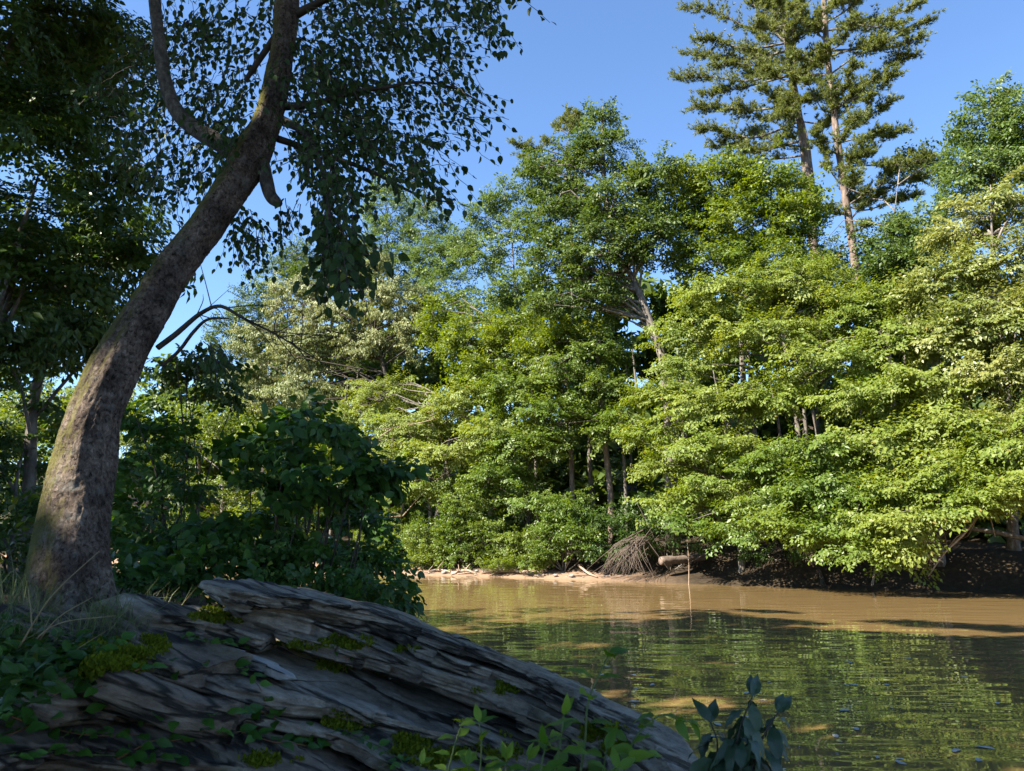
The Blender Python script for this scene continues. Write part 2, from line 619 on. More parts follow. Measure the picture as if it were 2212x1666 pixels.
M['trunk'] = trunk_mat()
M['rock'] = rock_mat('layered_schist', (0.055, 0.047, 0.038), (0.235, 0.20, 0.155), (0.46, 0.41, 0.335), 0.5)
M['brownrock'] = rock_mat('brown_schist', (0.055, 0.042, 0.03), (0.19, 0.145, 0.105), (0.34, 0.28, 0.21), 0.25)
M['quartz'] = rock_mat('pale_quartz', (0.17, 0.165, 0.155), (0.34, 0.33, 0.31), (0.54, 0.52, 0.49), 0.2, True)
M['stone'] = rough_mat('grey_stone', [(0.3, (0.14, 0.12, 0.10)), (0.7, (0.34, 0.31, 0.28))], nscale=9)
M['whitestone'] = rough_mat('white_stone', [(0.3, (0.5, 0.48, 0.45)), (0.7, (0.75, 0.74, 0.72))], nscale=20)
M['foam'] = rough_mat('floating_leaf', [(0.3, (0.30, 0.31, 0.30)), (0.7, (0.5, 0.5, 0.48))], nscale=20, rough=0.5)


def ground_mat():
    m, N, L = new_mat('bank_soil')
    out = N.new('ShaderNodeOutputMaterial')
    bs = N.new('ShaderNodeBsdfPrincipled')
    bs.inputs['Roughness'].default_value = 0.92
    bs.inputs['Specular IOR Level'].default_value = 0.15
    ge = N.new('ShaderNodeNewGeometry')
    nz = N.new('ShaderNodeTexNoise')
    nz.inputs['Scale'].default_value = 5
    nz.inputs['Detail'].default_value = 9
    nz.inputs['Roughness'].default_value = 0.75
    L.new(ge.outputs['Position'], nz.inputs['Vector'])
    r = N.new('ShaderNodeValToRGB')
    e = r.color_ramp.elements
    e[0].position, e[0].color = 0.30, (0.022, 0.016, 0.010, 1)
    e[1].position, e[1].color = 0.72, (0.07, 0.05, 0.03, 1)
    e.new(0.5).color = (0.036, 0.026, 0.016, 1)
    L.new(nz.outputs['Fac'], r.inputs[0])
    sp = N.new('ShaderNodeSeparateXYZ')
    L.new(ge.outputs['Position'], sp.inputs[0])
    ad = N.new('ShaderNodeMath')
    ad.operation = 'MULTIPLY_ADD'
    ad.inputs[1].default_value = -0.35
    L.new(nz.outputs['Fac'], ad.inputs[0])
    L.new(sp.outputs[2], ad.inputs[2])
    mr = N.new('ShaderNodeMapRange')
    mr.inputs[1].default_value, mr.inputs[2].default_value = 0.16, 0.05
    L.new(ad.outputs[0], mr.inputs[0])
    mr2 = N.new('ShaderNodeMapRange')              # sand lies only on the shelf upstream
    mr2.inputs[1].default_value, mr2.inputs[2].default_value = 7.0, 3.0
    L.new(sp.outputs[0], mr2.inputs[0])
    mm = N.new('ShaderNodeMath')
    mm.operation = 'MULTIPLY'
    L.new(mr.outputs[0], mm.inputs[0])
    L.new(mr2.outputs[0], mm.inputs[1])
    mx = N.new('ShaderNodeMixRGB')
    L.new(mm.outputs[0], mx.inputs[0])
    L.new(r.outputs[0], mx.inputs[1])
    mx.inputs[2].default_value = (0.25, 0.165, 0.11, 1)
    L.new(mx.outputs[0], bs.inputs['Base Color'])
    bp = N.new('ShaderNodeBump')
    bp.inputs['Strength'].default_value = 0.8
    bp.inputs['Distance'].default_value = 0.05
    L.new(nz.outputs['Fac'], bp.inputs['Height'])
    L.new(bp.outputs[0], bs.inputs['Normal'])
    L.new(bs.outputs[0], out.inputs[0])
    return m


def water_mat():
    m, N, L = new_mat('muddy_water')
    out = N.new('ShaderNodeOutputMaterial')
    bs = N.new('ShaderNodeBsdfPrincipled')
    bs.inputs['Base Color'].default_value = (0.18, 0.118, 0.048, 1)
    bs.inputs['Roughness'].default_value = 0.0
    bs.inputs['IOR'].default_value = 1.333
    ge = N.new('ShaderNodeNewGeometry')

    def nz(scale, stretch, det):
        mp = N.new('ShaderNodeMapping')
        mp.inputs['Rotation'].default_value = (0, 0, math.radians(8))
        mp.inputs['Scale'].default_value = stretch
        L.new(ge.outputs['Position'], mp.inputs[0])
        n = N.new('ShaderNodeTexNoise')
        n.inputs['Scale'].default_value = scale
        n.inputs['Detail'].default_value = det
        n.inputs['Roughness'].default_value = 0.5
        L.new(mp.outputs[0], n.inputs['Vector'])
        return n.outputs['Fac']
    a = nz(1.35, (0.5, 1.2, 1), 1)
    b = nz(3.4, (0.45, 1.25, 1), 1)
    c = nz(0.16, (1, 1, 1), 2)
    b1 = N.new('ShaderNodeBump')
    b1.inputs['Strength'].default_value = 1.0
    b1.inputs['Distance'].default_value = 0.016
    L.new(a, b1.inputs['Height'])
    b2 = N.new('ShaderNodeBump')
    b2.inputs['Distance'].default_value = 0.0032
    mr = N.new('ShaderNodeMapRange')           # calmer and more ruffled reaches
    mr.inputs[1].default_value, mr.inputs[2].default_value = 0.35, 0.65
    mr.inputs[3].default_value, mr.inputs[4].default_value = 0.35, 1.0
    L.new(c, mr.inputs[0])
    L.new(mr.outputs[0], b2.inputs['Strength'])
    L.new(b, b2.inputs['Height'])
    L.new(b1.outputs[0], b2.inputs['Normal'])
    L.new(b2.outputs[0], bs.inputs['Normal'])
    L.new(bs.outputs[0], out.inputs[0])
    return m


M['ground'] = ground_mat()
M['water'] = water_mat()

# ------------------------------------------------------------------ terrain and river
_tk = np.array([-60, -3, 0, 4.4, 10, 20, 60, 200.0])
_sk = np.array([0.6, 0.9, 3.0, 6.3, 10.3, 12.5, 13.0, 13.0])


def ground_z(x, y):
    x, y = np.asarray(x, dtype=np.float64), np.asarray(y, dtype=np.float64)
    s = NRIV[0] * x + NRIV[1] * y
    t = TRIV[0] * x + TRIV[1] * y
    P = np.stack([x * 0.35, y * 0.35, x * 0], -1)
    w = fbm(P, 3, 5) * 0.35
    dn = np.interp(t, _tk, _sk) - s + w * 0.8
    df = s - S_FAR + w * 1.3 - 0.3
    near = 1.22 * sstep(0, 3.0, dn) + 0.06 * np.clip(dn - 3, 0, 40) - 0.9 * sstep(0, -3.5, dn)
    near = near + 0.18 * np.exp(-((x + 2.2) ** 2 + (y - 3.6) ** 2) / 1.6)
    shelf = sstep(6.0, 9.0, t)
    far = 1.1 * sstep(0.1 + 0.7 * shelf, 2.0 + 1.4 * shelf, df) + 0.16 * sstep(-0.1, 0.5, df) + 0.05 * np.clip(df - 1.5, 0, 80) + 0.26 * np.clip(df - 4.5, 0, 42) * sstep(4, 10, df) - 0.9 * sstep(0.2, -3.5, df)
    mid = (s - np.interp(t, _tk, _sk)) / np.maximum(S_FAR - np.interp(t, _tk, _sk), 1)
    z = np.where(mid < 0.5, near, far)
    k = sstep(-2.15, -1.45, x) * sstep(8.0, 6.5, y) * (s < 8)
    z = z * (1 - k) + np.minimum(z, 1.009 - .31 * x - .03 * y - .62 + .45 * sstep(-1.35, -1.75, x)) * k
    return z + 0.05 * fbm(np.stack([x * 1.7, y * 1.7, x * 0], -1), 3, 9) * (z > -0.3)


def axis(lo, hi, n_in, far_):
    a = np.linspace(lo, hi, n_in)
    g = np.cumsum(np.geomspace((hi - lo) / n_in, far_ * 0.18, 26))
    return np.concatenate([lo - g[::-1], a, hi + g])


gx, gy = axis(-34, 34, 160, 400), axis(-12, 60, 180, 400)
X, Y = np.meshgrid(gx, gy, indexing='ij')
Z = ground_z(X, Y)
V = np.stack([X, Y, Z], -1).reshape(-1, 3)
ni, nj = X.shape
ii, jj = np.meshgrid(np.arange(ni - 1), np.arange(nj - 1), indexing='ij')
q = (ii * nj + jj).ravel()
F = np.stack([q, q + nj, q + nj + 1, q + 1], -1)
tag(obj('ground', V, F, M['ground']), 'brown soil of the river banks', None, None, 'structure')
wx, wy = np.linspace(-1500, 1500, 61), np.linspace(-1500, 1500, 61)
X, Y = np.meshgrid(wx, wy, indexing='ij')
V = np.stack([X, Y, X * 0], -1).reshape(-1, 3)
ni, nj = X.shape
ii, jj = np.meshgrid(np.arange(ni - 1), np.arange(nj - 1), indexing='ij')
q = (ii * nj + jj).ravel()
F = np.stack([q, q + nj, q + nj + 1, q + 1], -1)
tag(obj('river_water', V, F, M['water']), 'muddy brown river water with small ripples', None, None, 'structure')

# ------------------------------------------------------------------ leaves
def tmpl(kind):
    if kind == 'kite':
        return (np.array([(0, 0, 0), (.42, -.30, .07), (1, 0, -.10), (.42, .30, .07)], float),
                np.array([(0, 1, 2), (0, 2, 3)]))
    if kind == 'lance':
        return (np.array([(0, 0, 0), (.45, -.19, .05), (1, 0, -.12), (.45, .19, .05)], float),
                np.array([(0, 1, 2), (0, 2, 3)]))
    if kind == 'hex':
        return (np.array([(0, 0, 0), (.25, -.29, .06), (.62, -.26, .03), (1, 0, -.12), (.62, .26, .03), (.25, .29, .06)], float),
                np.array([(0, 1, 2), (0, 2, 3), (0, 3, 4), (0, 4, 5)]))
    if kind == 'ovate':
        V = np.array([(0, 0, 0), (.18, -.27, .05), (.48, -.33, .06), (.78, -.17, .0), (1, 0, -.14), (.78, .17, .0), (.48, .33, .06), (.18, .27, .05), (.5, 0, -.02)], float)
        return V, np.array([(i, (i + 1) % 8, 8) for i in range(8)])
    if kind == 'lobed':                          # a maple-like leaf of five points
        V = np.array([(0, 0, 0), (-.02, -.38, .03), (.28, -.24, .05), (.55, -.48, .0), (.58, -.16, .04), (1, 0, -.12), (.58, .16, .04), (.55, .48, .0), (.28, .24, .05), (-.02, .38, .03), (.35, 0, -.02)], float)
        return V, np.array([(i, (i + 1) % 10, 10) for i in range(10)])


def lay_leaves(kind, P, D, Nn, S, tint=None):
    """leaves at P pointing along D with faces along Nn, sizes S -> vertices, triangles, tint per triangle"""
    T, tri = tmpl(kind)
    D = norm(D)
    B = norm(np.cross(Nn, D))
    Nn = np.cross(D, B)
    k = len(T)
    V = P[:, None, :] + S[:, None, None] * (T[None, :, 0:1] * D[:, None] + T[None, :, 1:2] * B[:, None] + T[None, :, 2:3] * Nn[:, None])
    F = tri[None] + (np.arange(len(P)) * k)[:, None, None]
    if tint is None:
        tint = rng.random(len(P))
    return V.reshape(-1, 3), F.reshape(-1, 3), np.repeat(tint, len(tri))


def spray(style, leaf, seed, Ls=1.0):
    """one leafy twig about a metre long in its own frame: x outwards, z its upper side"""
    r = np.random.default_rng(seed)
    P, D, Nn = [], [], []

    def twig(o, d, L, step):
        d = np.array(d) / np.linalg.norm(d)
        n = max(2, int(L / step))
        for i in range(n):
            f = (i + 0.6) / n
            p = np.array(o) + d * L * f + np.array([0, 0, -0.10 * L * f * f]) + r.normal(0, 0.012, 3) * min(Ls, 1)
            sgn = 1 if i % 2 else -1
            lat = np.array([-d[1], d[0], 0]) * sgn
            if style == 'flat':
                dd = d * 0.75 + lat * 0.8 + np.array([0, 0, -0.5]) + r.normal(0, 0.18, 3)
                nn = np.array([0.35, 0, 1.0]) + r.normal(0, 0.38, 3)
            elif style == 'droop':
                dd = d * 0.45 + lat * 0.45 + np.array([0, 0, -1.0]) + r.normal(0, 0.2, 3)
                nn = np.array([0.7, 0, 0.6]) + r.normal(0, 0.4, 3)
            else:
                dd = d * 0.6 + lat * 0.6 + r.normal(0, 0.5, 3) + np.array([0, 0, -0.2])
                nn = np.array([0.25, 0, 1.0]) + r.normal(0, 0.5, 3)
            P.append(p); D.append(dd); Nn.append(nn)
    step = leaf * 0.62
    twig((0, 0, 0), (1, 0, -0.05), Ls, step)
    for i, f in enumerate(np.linspace(0.12, 0.82, 6)):
        sg = 1 if i % 2 else -1
        z = r.normal(0, 0.05) if style == 'flat' else r.normal(0, 0.25)
        twig((f * Ls, 0, 0), (0.75, sg * 0.75, z), (0.5 - 0.25 * f + r.uniform(-.05, .08)) * Ls, step)
    return np.array(P), np.array(D), np.array(Nn)


def lay_sprays(sprays, P, D, U, S):
    """instances of the given sprays: places P, outward directions D, upper sides U, scales S -> leaf arrays"""
    D = norm(D)
    B = norm(np.cross(U, D))
    U = np.cross(D, B)
    which = rng.integers(0, len(sprays), len(P))
    oP, oD, oN, oS = [], [], [], []
    for w, (p, d, n) in enumerate(sprays):
        m = which == w
        if not m.any():
            continue
        R = np.stack([D[m], B[m], U[m]], -1)            # columns are the axes
        q = np.einsum('nij,kj->nki', R, p) * S[m][:, None, None] + P[m][:, None]
        oP.append(q.reshape(-1, 3))
        oD.append(np.einsum('nij,kj->nki', R, d).reshape(-1, 3))
        oN.append(np.einsum('nij,kj->nki', R, n).reshape(-1, 3))
        oS.append(np.repeat(S[m], len(p)))
    return np.vstack(oP), np.vstack(oD), np.vstack(oN), np.concatenate(oS)


SPR = {}


def get_sprays(style, leaf, Ls):
    key = (style, round(leaf, 3), round(Ls, 2))
    if key not in SPR:
        SPR[key] = [spray(style, leaf, 100 + i, Ls) for i in range(6)]
    return SPR[key]


KITE_AREA = {'hex': 0.40, 'kite': 0.30, 'lance': 0.19, 'ovate': 0.44, 'lobed': 0.45}
N_LEAVES = [0]


def crown(lobes, style='flat', leaf=0.11, shape='kite', lai=3.0, pad=1.0, flat=0.18, trunk=None, tone=0.25, face_cam=True, limb_r=0.03, limb_p=0.22, keep=None, hull=0.4, raw=False):
    """leaf arrays and limbs of a crown made of overlapping masses; every bough end carries a pad of leafy twigs"""
    sp = get_sprays(style, leaf, pad * 0.95)
    m = np.mean([len(s[0]) for s in sp])
    limbs = []
    LP, LD, LN, LS, LT = [], [], [], [], []
    for c, r in lobes:
        c, r = np.asarray(c, float), np.asarray(r, float)
        r_full = r
        area = math.pi * (r[0] + r[1]) / 2 * r[2]
        r = np.maximum(r - 0.4 * pad, 0.4 * r)
        n_leaf = lai * area / (leaf * leaf * KITE_AREA[shape])
        per = 7
        nb = max(4, int(n_leaf / (m * per)))
        d = norm(rng.normal(size=(nb * 4, 3)))
        if face_cam:
            tocam = norm((EYE - c)[None])[0]
            ok = rng.random(len(d)) < 0.35 + 0.65 * sstep(-0.6, 0.3, d @ tocam)
        else:
            ok = np.ones(len(d), bool)
        ok &= rng.random(len(d)) < 0.45 + 0.55 * sstep(-0.9, 0.1, d[:, 2])
        d = d[ok][:nb]
        nb = len(d)
        f = 1 - hull * rng.random(nb) ** 1.3
        f = f * (1 + 0.22 * vnoise(d * 2.2 + c * 0.37, 3))
        tip = c + d * r * f[:, None]
        outw = norm(np.concatenate([d[:, :2], d[:, 2:] * 0.35], -1))
        padn = norm(np.array([0, 0, 1.0]) + outw * 0.65 + rng.normal(0, 0.2, (nb, 3)))
        psize = pad * rng.uniform(0.65, 1.25, nb)
        tb = rng.normal(0.5, tone, nb)
        # twigs of each pad
        a = rng.uniform(-1.9, 1.9, (nb, per))
        rad = psize[:, None] * rng.uniform(0.0, 0.75, (nb, per))
        lat = norm(np.cross(padn, outw))
        dirn = outw[:, None] * np.cos(a)[..., None] + lat[:, None] * np.sin(a)[..., None]
        off = dirn * rad[..., None] + padn[:, None] * (rng.normal(0, flat, (nb, per)) * psize[:, None])[..., None]
        off[..., 2] -= 0.28 * rad ** 2 / np.maximum(psize[:, None], .2)
        P = tip[:, None] + off - outw[:, None] * (psize[:, None, None] * 0.45)
        D = dirn + outw[:, None] * 0.35 + np.array([0, 0, -0.12]) + rng.normal(0, 0.15, (nb, per, 3))
        U = padn[:, None] + rng.normal(0, 0.22, (nb, per, 3))
        S = psize[:, None] * rng.uniform(0.7, 1.1, (nb, per))
        lp, ld, ln, ls = lay_sprays(sp, P.reshape(-1, 3), D.reshape(-1, 3), U.reshape(-1, 3), S.reshape(-1) / pad)
        # tint follows the bough, with each leaf a little different
        key = np.floor(lp * 0.8)
        t = 0.5 + 0.5 * vnoise(lp * 0.7, 21) * 0.8 + rng.normal(0, 0.2, len(lp))
        LP.append(lp); LD.append(ld); LN.append(ln)
        LS.append(leaf * ls * rng.uniform(0.75, 1.25, len(lp)))
        t = np.clip(t, 0, 0.91)
        t = np.where(rng.random(len(lp)) < 0.008, 0.99, t)
        LT.append(t)
        if trunk is not None:
            for k in range(nb):
                if rng.random() < limb_p:
                    z = tip[k, 2] - rng.uniform(.1, .7) * np.linalg.norm(tip[k, :2] - c[:2]) - rng.uniform(.2, 1.2)
                    i = int(np.argmin(np.abs(trunk[:, 2] - z)))
                    p0 = trunk[i]
                    mid = (p0 + tip[k]) / 2 + np.array([0, 0, rng.uniform(-.05, .2) * np.linalg.norm(tip[k] - p0)]) + rng.normal(0, 0.08, 3) * np.linalg.norm(tip[k] - p0)
                    lc = catmull([p0, mid, tip[k]], 5)
                    if keep is not None and not keep(catmull(lc, 40)).all():
                        continue
                    limbs.append(tube(lc, np.linspace(limb_r, 0.008, 5), 4, False))
    LP, LD, LN, LS, LT = np.vstack(LP), np.vstack(LD), np.vstack(LN), np.concatenate(LS), np.concatenate(LT)
    if keep is not None:
        k = keep(LP)
        LP, LD, LN, LS, LT = LP[k], LD[k], LN[k], LS[k], LT[k]
    N_LEAVES[0] += len(LP)
    if raw:
        return LP, LD, LN, LS, LT
    return lay_leaves(shape, LP, LD, LN, LS, LT), limbs


def px_lobes(spec, depth=0.8, by='s'):
    out = []
    for px, py, s, rx, ry in spec:
        c = at_s(px, py, s) if by == 's' else at(px, py, s)
        f = project(c)[2]
        out.append((c, (rx / FPX * f, max(0.8, rx / FPX * f * depth), ry / FPX * f)))
    return out


def tree(name, label, cat, mat, lobes, path, r0, group=None, bark='bark', r1=None, at_=at_s, s=None, to_ground=True, world_path=None, **kw):
    """path: the stem from its foot upwards as spots of the photograph, at distance s"""
    if world_path is None:
        W = [at_(px, py, s if not q else q[0]) for px, py, *q in path]
    else:
        W = [np.array(p, float) for p in world_path]
    b = W[0].copy()
    if to_ground:
        b = np.array([b[0], b[1], 0.0])
        b[2] = float(ground_z(b[0], b[1])) - 0.15
        W = [b] + (W if W[0][2] > b[2] + 0.6 else W[1:])
    P = catmull(W, 26)
    R = np.linspace(r0, r1 if r1 is not None else r0 * 0.10, 26)
    R[:2] *= np.array([1.35, 1.12])
    root = thing(name, label, cat, b, group)
    (V, F, T), limbs = crown(lobes, trunk=P, limb_r=max(0.025, r0 * 0.3), **kw)
    tv = tube(P, R, 10)
    V2, F2 = merge([tv] + limbs)
    V2 = V2 + 0.02 * np.stack([vnoise(V2 * 4, 1), vnoise(V2 * 4, 2), V2[:, 0] * 0], -1)
    obj('trunk', V2, F2, M[bark], root)
    obj('crown', V, F, M[mat], root, smooth=False, tint=T)
    return root


# ------------------------------------------------------------------ the far bank trees
G_FAR = 'trees on the far bank'
HB = dict(style="flat", leaf=0.15, shape='kite', pad=1.0, flat=0.10)
OK_ = dict(style='tuft', leaf=0.165, shape='kite', pad=0.85, flat=0.30)

tree('tall_oak', 'tall dark-limbed oak with a slanting forked trunk, rising above its neighbours in the middle', 'tree', 'oak',
     px_lobes([(1302, 245, 33.5, 28, 40), (1300, 330, 33.5, 75, 70), (1200, 390, 33, 75, 60), (1160, 350, 33, 30, 30), (1215, 470, 33, 90, 70), (1340, 430, 33, 95, 75), (1420, 370, 33.5, 55, 55),
               (1300, 530, 32.6, 120, 80), (1200, 580, 32.8, 90, 70), (1400, 500, 33, 70, 70), (1245, 650, 32.4, 110, 60)]),
     [(1440, 830), (1412, 720), (1372, 610), (1332, 545), (1312, 440), (1302, 300), (1302, 230)], 0.26, G_FAR, s=33.3, lai=6.1, **OK_)
tree('maple', 'light green open-crowned maple standing in front of the twin-stemmed pine', 'tree', 'maple',
     px_lobes([(1560, 400, 36, 110, 75), (1660, 400, 36, 80, 60), (1470, 470, 35.5, 80, 70), (1590, 490, 35.5, 120, 70), (1710, 480, 36, 75, 65), (1735, 430, 37, 45, 45), (1725, 530, 37, 45, 45), (1540, 560, 35, 110, 60), (1660, 565, 35, 100, 55), (1480, 400, 36, 55, 60)]),
     [(1600, 720), (1590, 560), (1570, 430), (1560, 330)], 0.16, G_FAR, s=36, lai=6.7, **OK_)
tree('thin_tree', 'slender open tree with blue sky showing through, left of the tall oak', 'tree', 'blue',
     px_lobes([(1090, 425, 38, 48, 40), (1050, 470, 38, 50, 45), (1120, 500, 38, 45, 55), (1040, 560, 37.5, 65, 50), (1115, 620, 37, 55, 50), (1000, 520, 39, 40, 45), (1060, 650, 37, 70, 50)]),
     [(1113, 760), (1112, 620), (1105, 520), (1088, 400)], 0.11, G_FAR, s=38, lai=4.6, **OK_)
tree('cone_tree', 'narrow bluish-green tree with a pointed top, nearest the leaning trunk', 'tree', 'blue',
     px_lobes([(828, 400, 46, 38, 32), (835, 450, 46, 60, 45), (840, 520, 46, 75, 60), (850, 590, 45, 80, 60), (780, 560, 46, 45, 50)]),
     [(840, 700), (838, 560), (830, 390)], 0.15, G_FAR, s=46, lai=4.3, **OK_)
tree('cone_tree', 'narrow pointed tree between the bluish pointed one and the slender open tree', 'tree', 'blue',
     px_lobes([(918, 440, 46, 32, 30), (925, 490, 46, 48, 45), (935, 560, 45, 62, 60), (985, 560, 45, 48, 55), (960, 630, 44, 70, 50)]),
     [(935, 720), (930, 600), (918, 430)], 0.13, G_FAR, s=45.5, lai=4.1, **OK_)
tree('sourwood', 'pale olive tree with hanging leaves and a dark forked trunk beside the leaning trunk', 'tree', 'olive',
     px_lobes([(790, 590, 39, 75, 55), (860, 660, 38, 85, 70), (740, 690, 38, 90, 70), (640, 650, 38.5, 80, 60), (570, 740, 38, 75, 60), (660, 760, 37.4, 100, 60), (800, 750, 38.5, 90, 45), (540, 830, 37, 80, 60), (650, 860, 36.5, 110, 60), (900, 730, 38, 50, 60)]),
     [(850, 900), (828, 790), (812, 730), (800, 640), (790, 580)], 0.20, G_FAR, bark='twig', s=38.2, lai=5.2, style='droop', leaf=0.19, shape='kite', pad=0.95, flat=0.2)
tree('green_tree', 'mid green tree rising just behind the pale olive tree by the leaning trunk', 'tree', 'oak',
     px_lobes([(640, 560, 44, 60, 40), (600, 610, 43, 60, 50), (690, 600, 43, 60, 55), (540, 680, 42, 55, 55), (490, 740, 41, 50, 60), (480, 830, 40, 60, 60)]),
     [(620, 900), (620, 700), (640, 560)], 0.16, G_FAR, s=43, lai=4.6, **OK_)
tree('green_tree', 'bright green tree filling the dip between pale olive tree and tall oak', 'tree', 'maple',
     px_lobes([(1020, 740, 35.5, 90, 60), (960, 690, 36.5, 65, 55), (1110, 720, 35, 80, 60), (1180, 760, 34, 80, 60), (1060, 810, 34.5, 100, 50), (1240, 730, 33.8, 80, 50)]),
     [(1060, 960), (1070, 840), (1070, 700)], 0.14, G_FAR, s=35.5, lai=7.0, **OK_)
tree('hornbeam', 'layered hornbeam of flat bright sprays above the bushes left of the dark gap', 'tree', 'hornbeam',
     px_lobes([(830, 850, 34.5, 100, 40), (780, 910, 33.5, 90, 45), (900, 920, 33, 120, 45), (1010, 870, 33, 110, 45), (860, 990, 32.2, 110, 40), (980, 980, 32, 110, 40), (1080, 930, 32, 90, 45), (920, 1050, 31.6, 90, 35), (760, 980, 33, 70, 50)]),
     [(930, 1160), (930, 1000), (940, 850)], 0.14, G_FAR, s=33.5, lai=6.6, **HB)
tree('hornbeam', 'green layered hornbeam bordering the dark gap with the sunlit bare trunk', 'tree', 'bush',
     px_lobes([(1130, 840, 32.5, 100, 50), (1190, 890, 32, 75, 50), (1130, 960, 31.6, 90, 45), (1090, 1030, 31.4, 90, 40), (1220, 800, 32.8, 80, 50), (1290, 760, 33, 70, 45), (1310, 830, 33, 55, 45), (1185, 960, 31.8, 60, 45), (1150, 1080, 31.4, 70, 40), (1270, 900, 33.2, 40, 45), (1330, 920, 32.6, 45, 50)]),
     [(1140, 1180), (1145, 1000), (1160, 830)], 0.13, G_FAR, s=32.8, lai=6.2, **HB)
# the big overhanging group on the right
G_HANG = 'hornbeams leaning over the river'
tree('hornbeam', 'uppermost yellow-green hornbeam mass below the pines', 'tree', 'hornbeam',
     px_lobes([(1600, 640, 33, 130, 60), (1740, 620, 33.5, 110, 55), (1850, 680, 33, 110, 70), (1680, 590, 34, 100, 45), (1800, 650, 34, 90, 45), (1930, 640, 33.5, 80, 60), (1950, 740, 32, 110, 70), (1510, 710, 32.5, 100, 60), (1660, 730, 32, 130, 60), (1800, 780, 31.5, 130, 60), (1480, 790, 31.8, 80, 45)]),
     [(1740, 1080), (1720, 900), (1690, 720), (1680, 600)], 0.17, G_HANG, s=33, lai=6.0, **HB)
tree('hornbeam', 'tiered hornbeam whose pointed sprays edge the dark gap beside the tall oak', 'tree', 'hornbeam',
     px_lobes([(1440, 850, 31.5, 90, 45), (1540, 870, 31, 120, 50), (1420, 940, 31, 85, 38), (1540, 960, 30.3, 120, 45), (1440, 1010, 30.6, 90, 36), (1560, 1040, 29.8, 120, 45), (1470, 1080, 30, 80, 36), (1660, 980, 30.3, 110, 50), (1660, 860, 31, 110, 60)]),
     [(1600, 1190), (1590, 1050), (1560, 900), (1540, 800)], 0.15, G_HANG, s=31, lai=6.2, **HB)
tree('hornbeam', 'low hornbeam drooping over the water beside the thin upright stick', 'tree', 'bush',
     px_lobes([(1660, 1080, 28.6, 110, 40), (1760, 1050, 28.4, 110, 48), (1720, 1130, 27.4, 100, 34), (1800, 1150, 27, 95, 38), (1790, 970, 29.4, 110, 50), (1500, 1128, 29.0, 80, 24), (1610, 1140, 28.6, 80, 26), (1880, 1185, 26.8, 95, 42), (1850, 1070, 28.2, 100, 50), (1700, 1000, 29.6, 110, 46)]),
     [(1800, 1230), (1790, 1100), (1780, 950)], 0.13, G_HANG, s=30.5, lai=7.1, **HB)
tree('hornbeam', 'wide hornbeam spreading its bright sprays low over the right reach of the river', 'tree', 'hornbeam',
     px_lobes([(1900, 860, 30.5, 130, 60), (2020, 820, 30.5, 120, 60), (1930, 950, 29.2, 130, 52), (2050, 920, 29.0, 110, 60), (1960, 1050, 27.6, 130, 48), (2060, 1020, 27.6, 100, 50), (1970, 1115, 26.6, 120, 36), (2110, 960, 28.2, 80, 60), (2060, 1085, 26.6, 80, 40), (1900, 1120, 27, 90, 36), (2150, 1040, 27.2, 80, 50), (2190, 960, 27.8, 70, 60), (2110, 1075, 26.6, 90, 36), (2220, 1060, 26.6, 90, 44), (2280, 1000, 27, 90, 60), (1940, 1170, 26.4, 60, 36)]),
     [(2030, 1210), (2020, 1080), (2000, 900), (1990, 800)], 0.16, G_HANG, s=30.8, lai=6.8, **HB)
tree('hornbeam', 'tall yellowish hornbeam at the frame edge below the poplar', 'tree', 'golden',
     px_lobes([(2150, 440, 33, 75, 70), (2080, 500, 33, 75, 70), (2180, 560, 32, 90, 80), (2060, 600, 32, 90, 70), (1980, 640, 32.5, 70, 60), (2150, 680, 31, 110, 70), (2040, 720, 31.2, 100, 60), (2170, 800, 30, 100, 70), (2260, 700, 31, 100, 160), (2280, 480, 33, 80, 120), (2190, 900, 29.4, 70, 60)]),
     [(2190, 1190), (2180, 1000), (2150, 700), (2140, 400)], 0.20, G_HANG, s=32, lai=5.5, **HB)
tree('tulip_poplar', 'bright green poplar with a rounded top against the sky at the frame edge', 'tree', 'blue',
     px_lobes([(2140, 215, 38, 38, 40), (2125, 280, 38, 70, 55), (2090, 350, 37.6, 65, 55), (2170, 350, 37.5, 75, 60), (2215, 260, 37.5, 50, 70), (2250, 330, 38, 70, 110), (2060, 420, 37, 55, 45)]),
     [(2150, 620), (2148, 400), (2140, 200)], 0.16, G_FAR, s=37.8, lai=6.4, **OK_)
tree('green_tree', 'dark green tree in the hollow behind the right pine stem', 'tree', 'oak',
     px_lobes([(1930, 520, 38, 65, 55), (1980, 480, 38.5, 55, 45), (1915, 590, 37, 60, 50), (1990, 560, 36.5, 75, 60), (1965, 350, 44, 36, 32), (2010, 360, 44, 32, 36), (1790, 560, 44, 40, 50)]),
     [(1920, 760), (1920, 560), (1940, 400)], 0.15, G_FAR, s=39, lai=6.7, **OK_)
tree('hidden_tree', 'sunlit foliage seen through the gaps behind the shaded shrubs', 'tree', 'maple',
     px_lobes([(470, 920, 33, 110, 70), (330, 960, 33, 110, 80), (600, 960, 33, 110, 60), (450, 1050, 32, 120, 60), (700, 1060, 32, 90, 70), (580, 1130, 31.5, 110, 60)]),
     [(480, 1180), (480, 1000), (470, 880)], 0.15, G_FAR, s=33, lai=3.2, **dict(OK_, leaf=.2, pad=1.3))
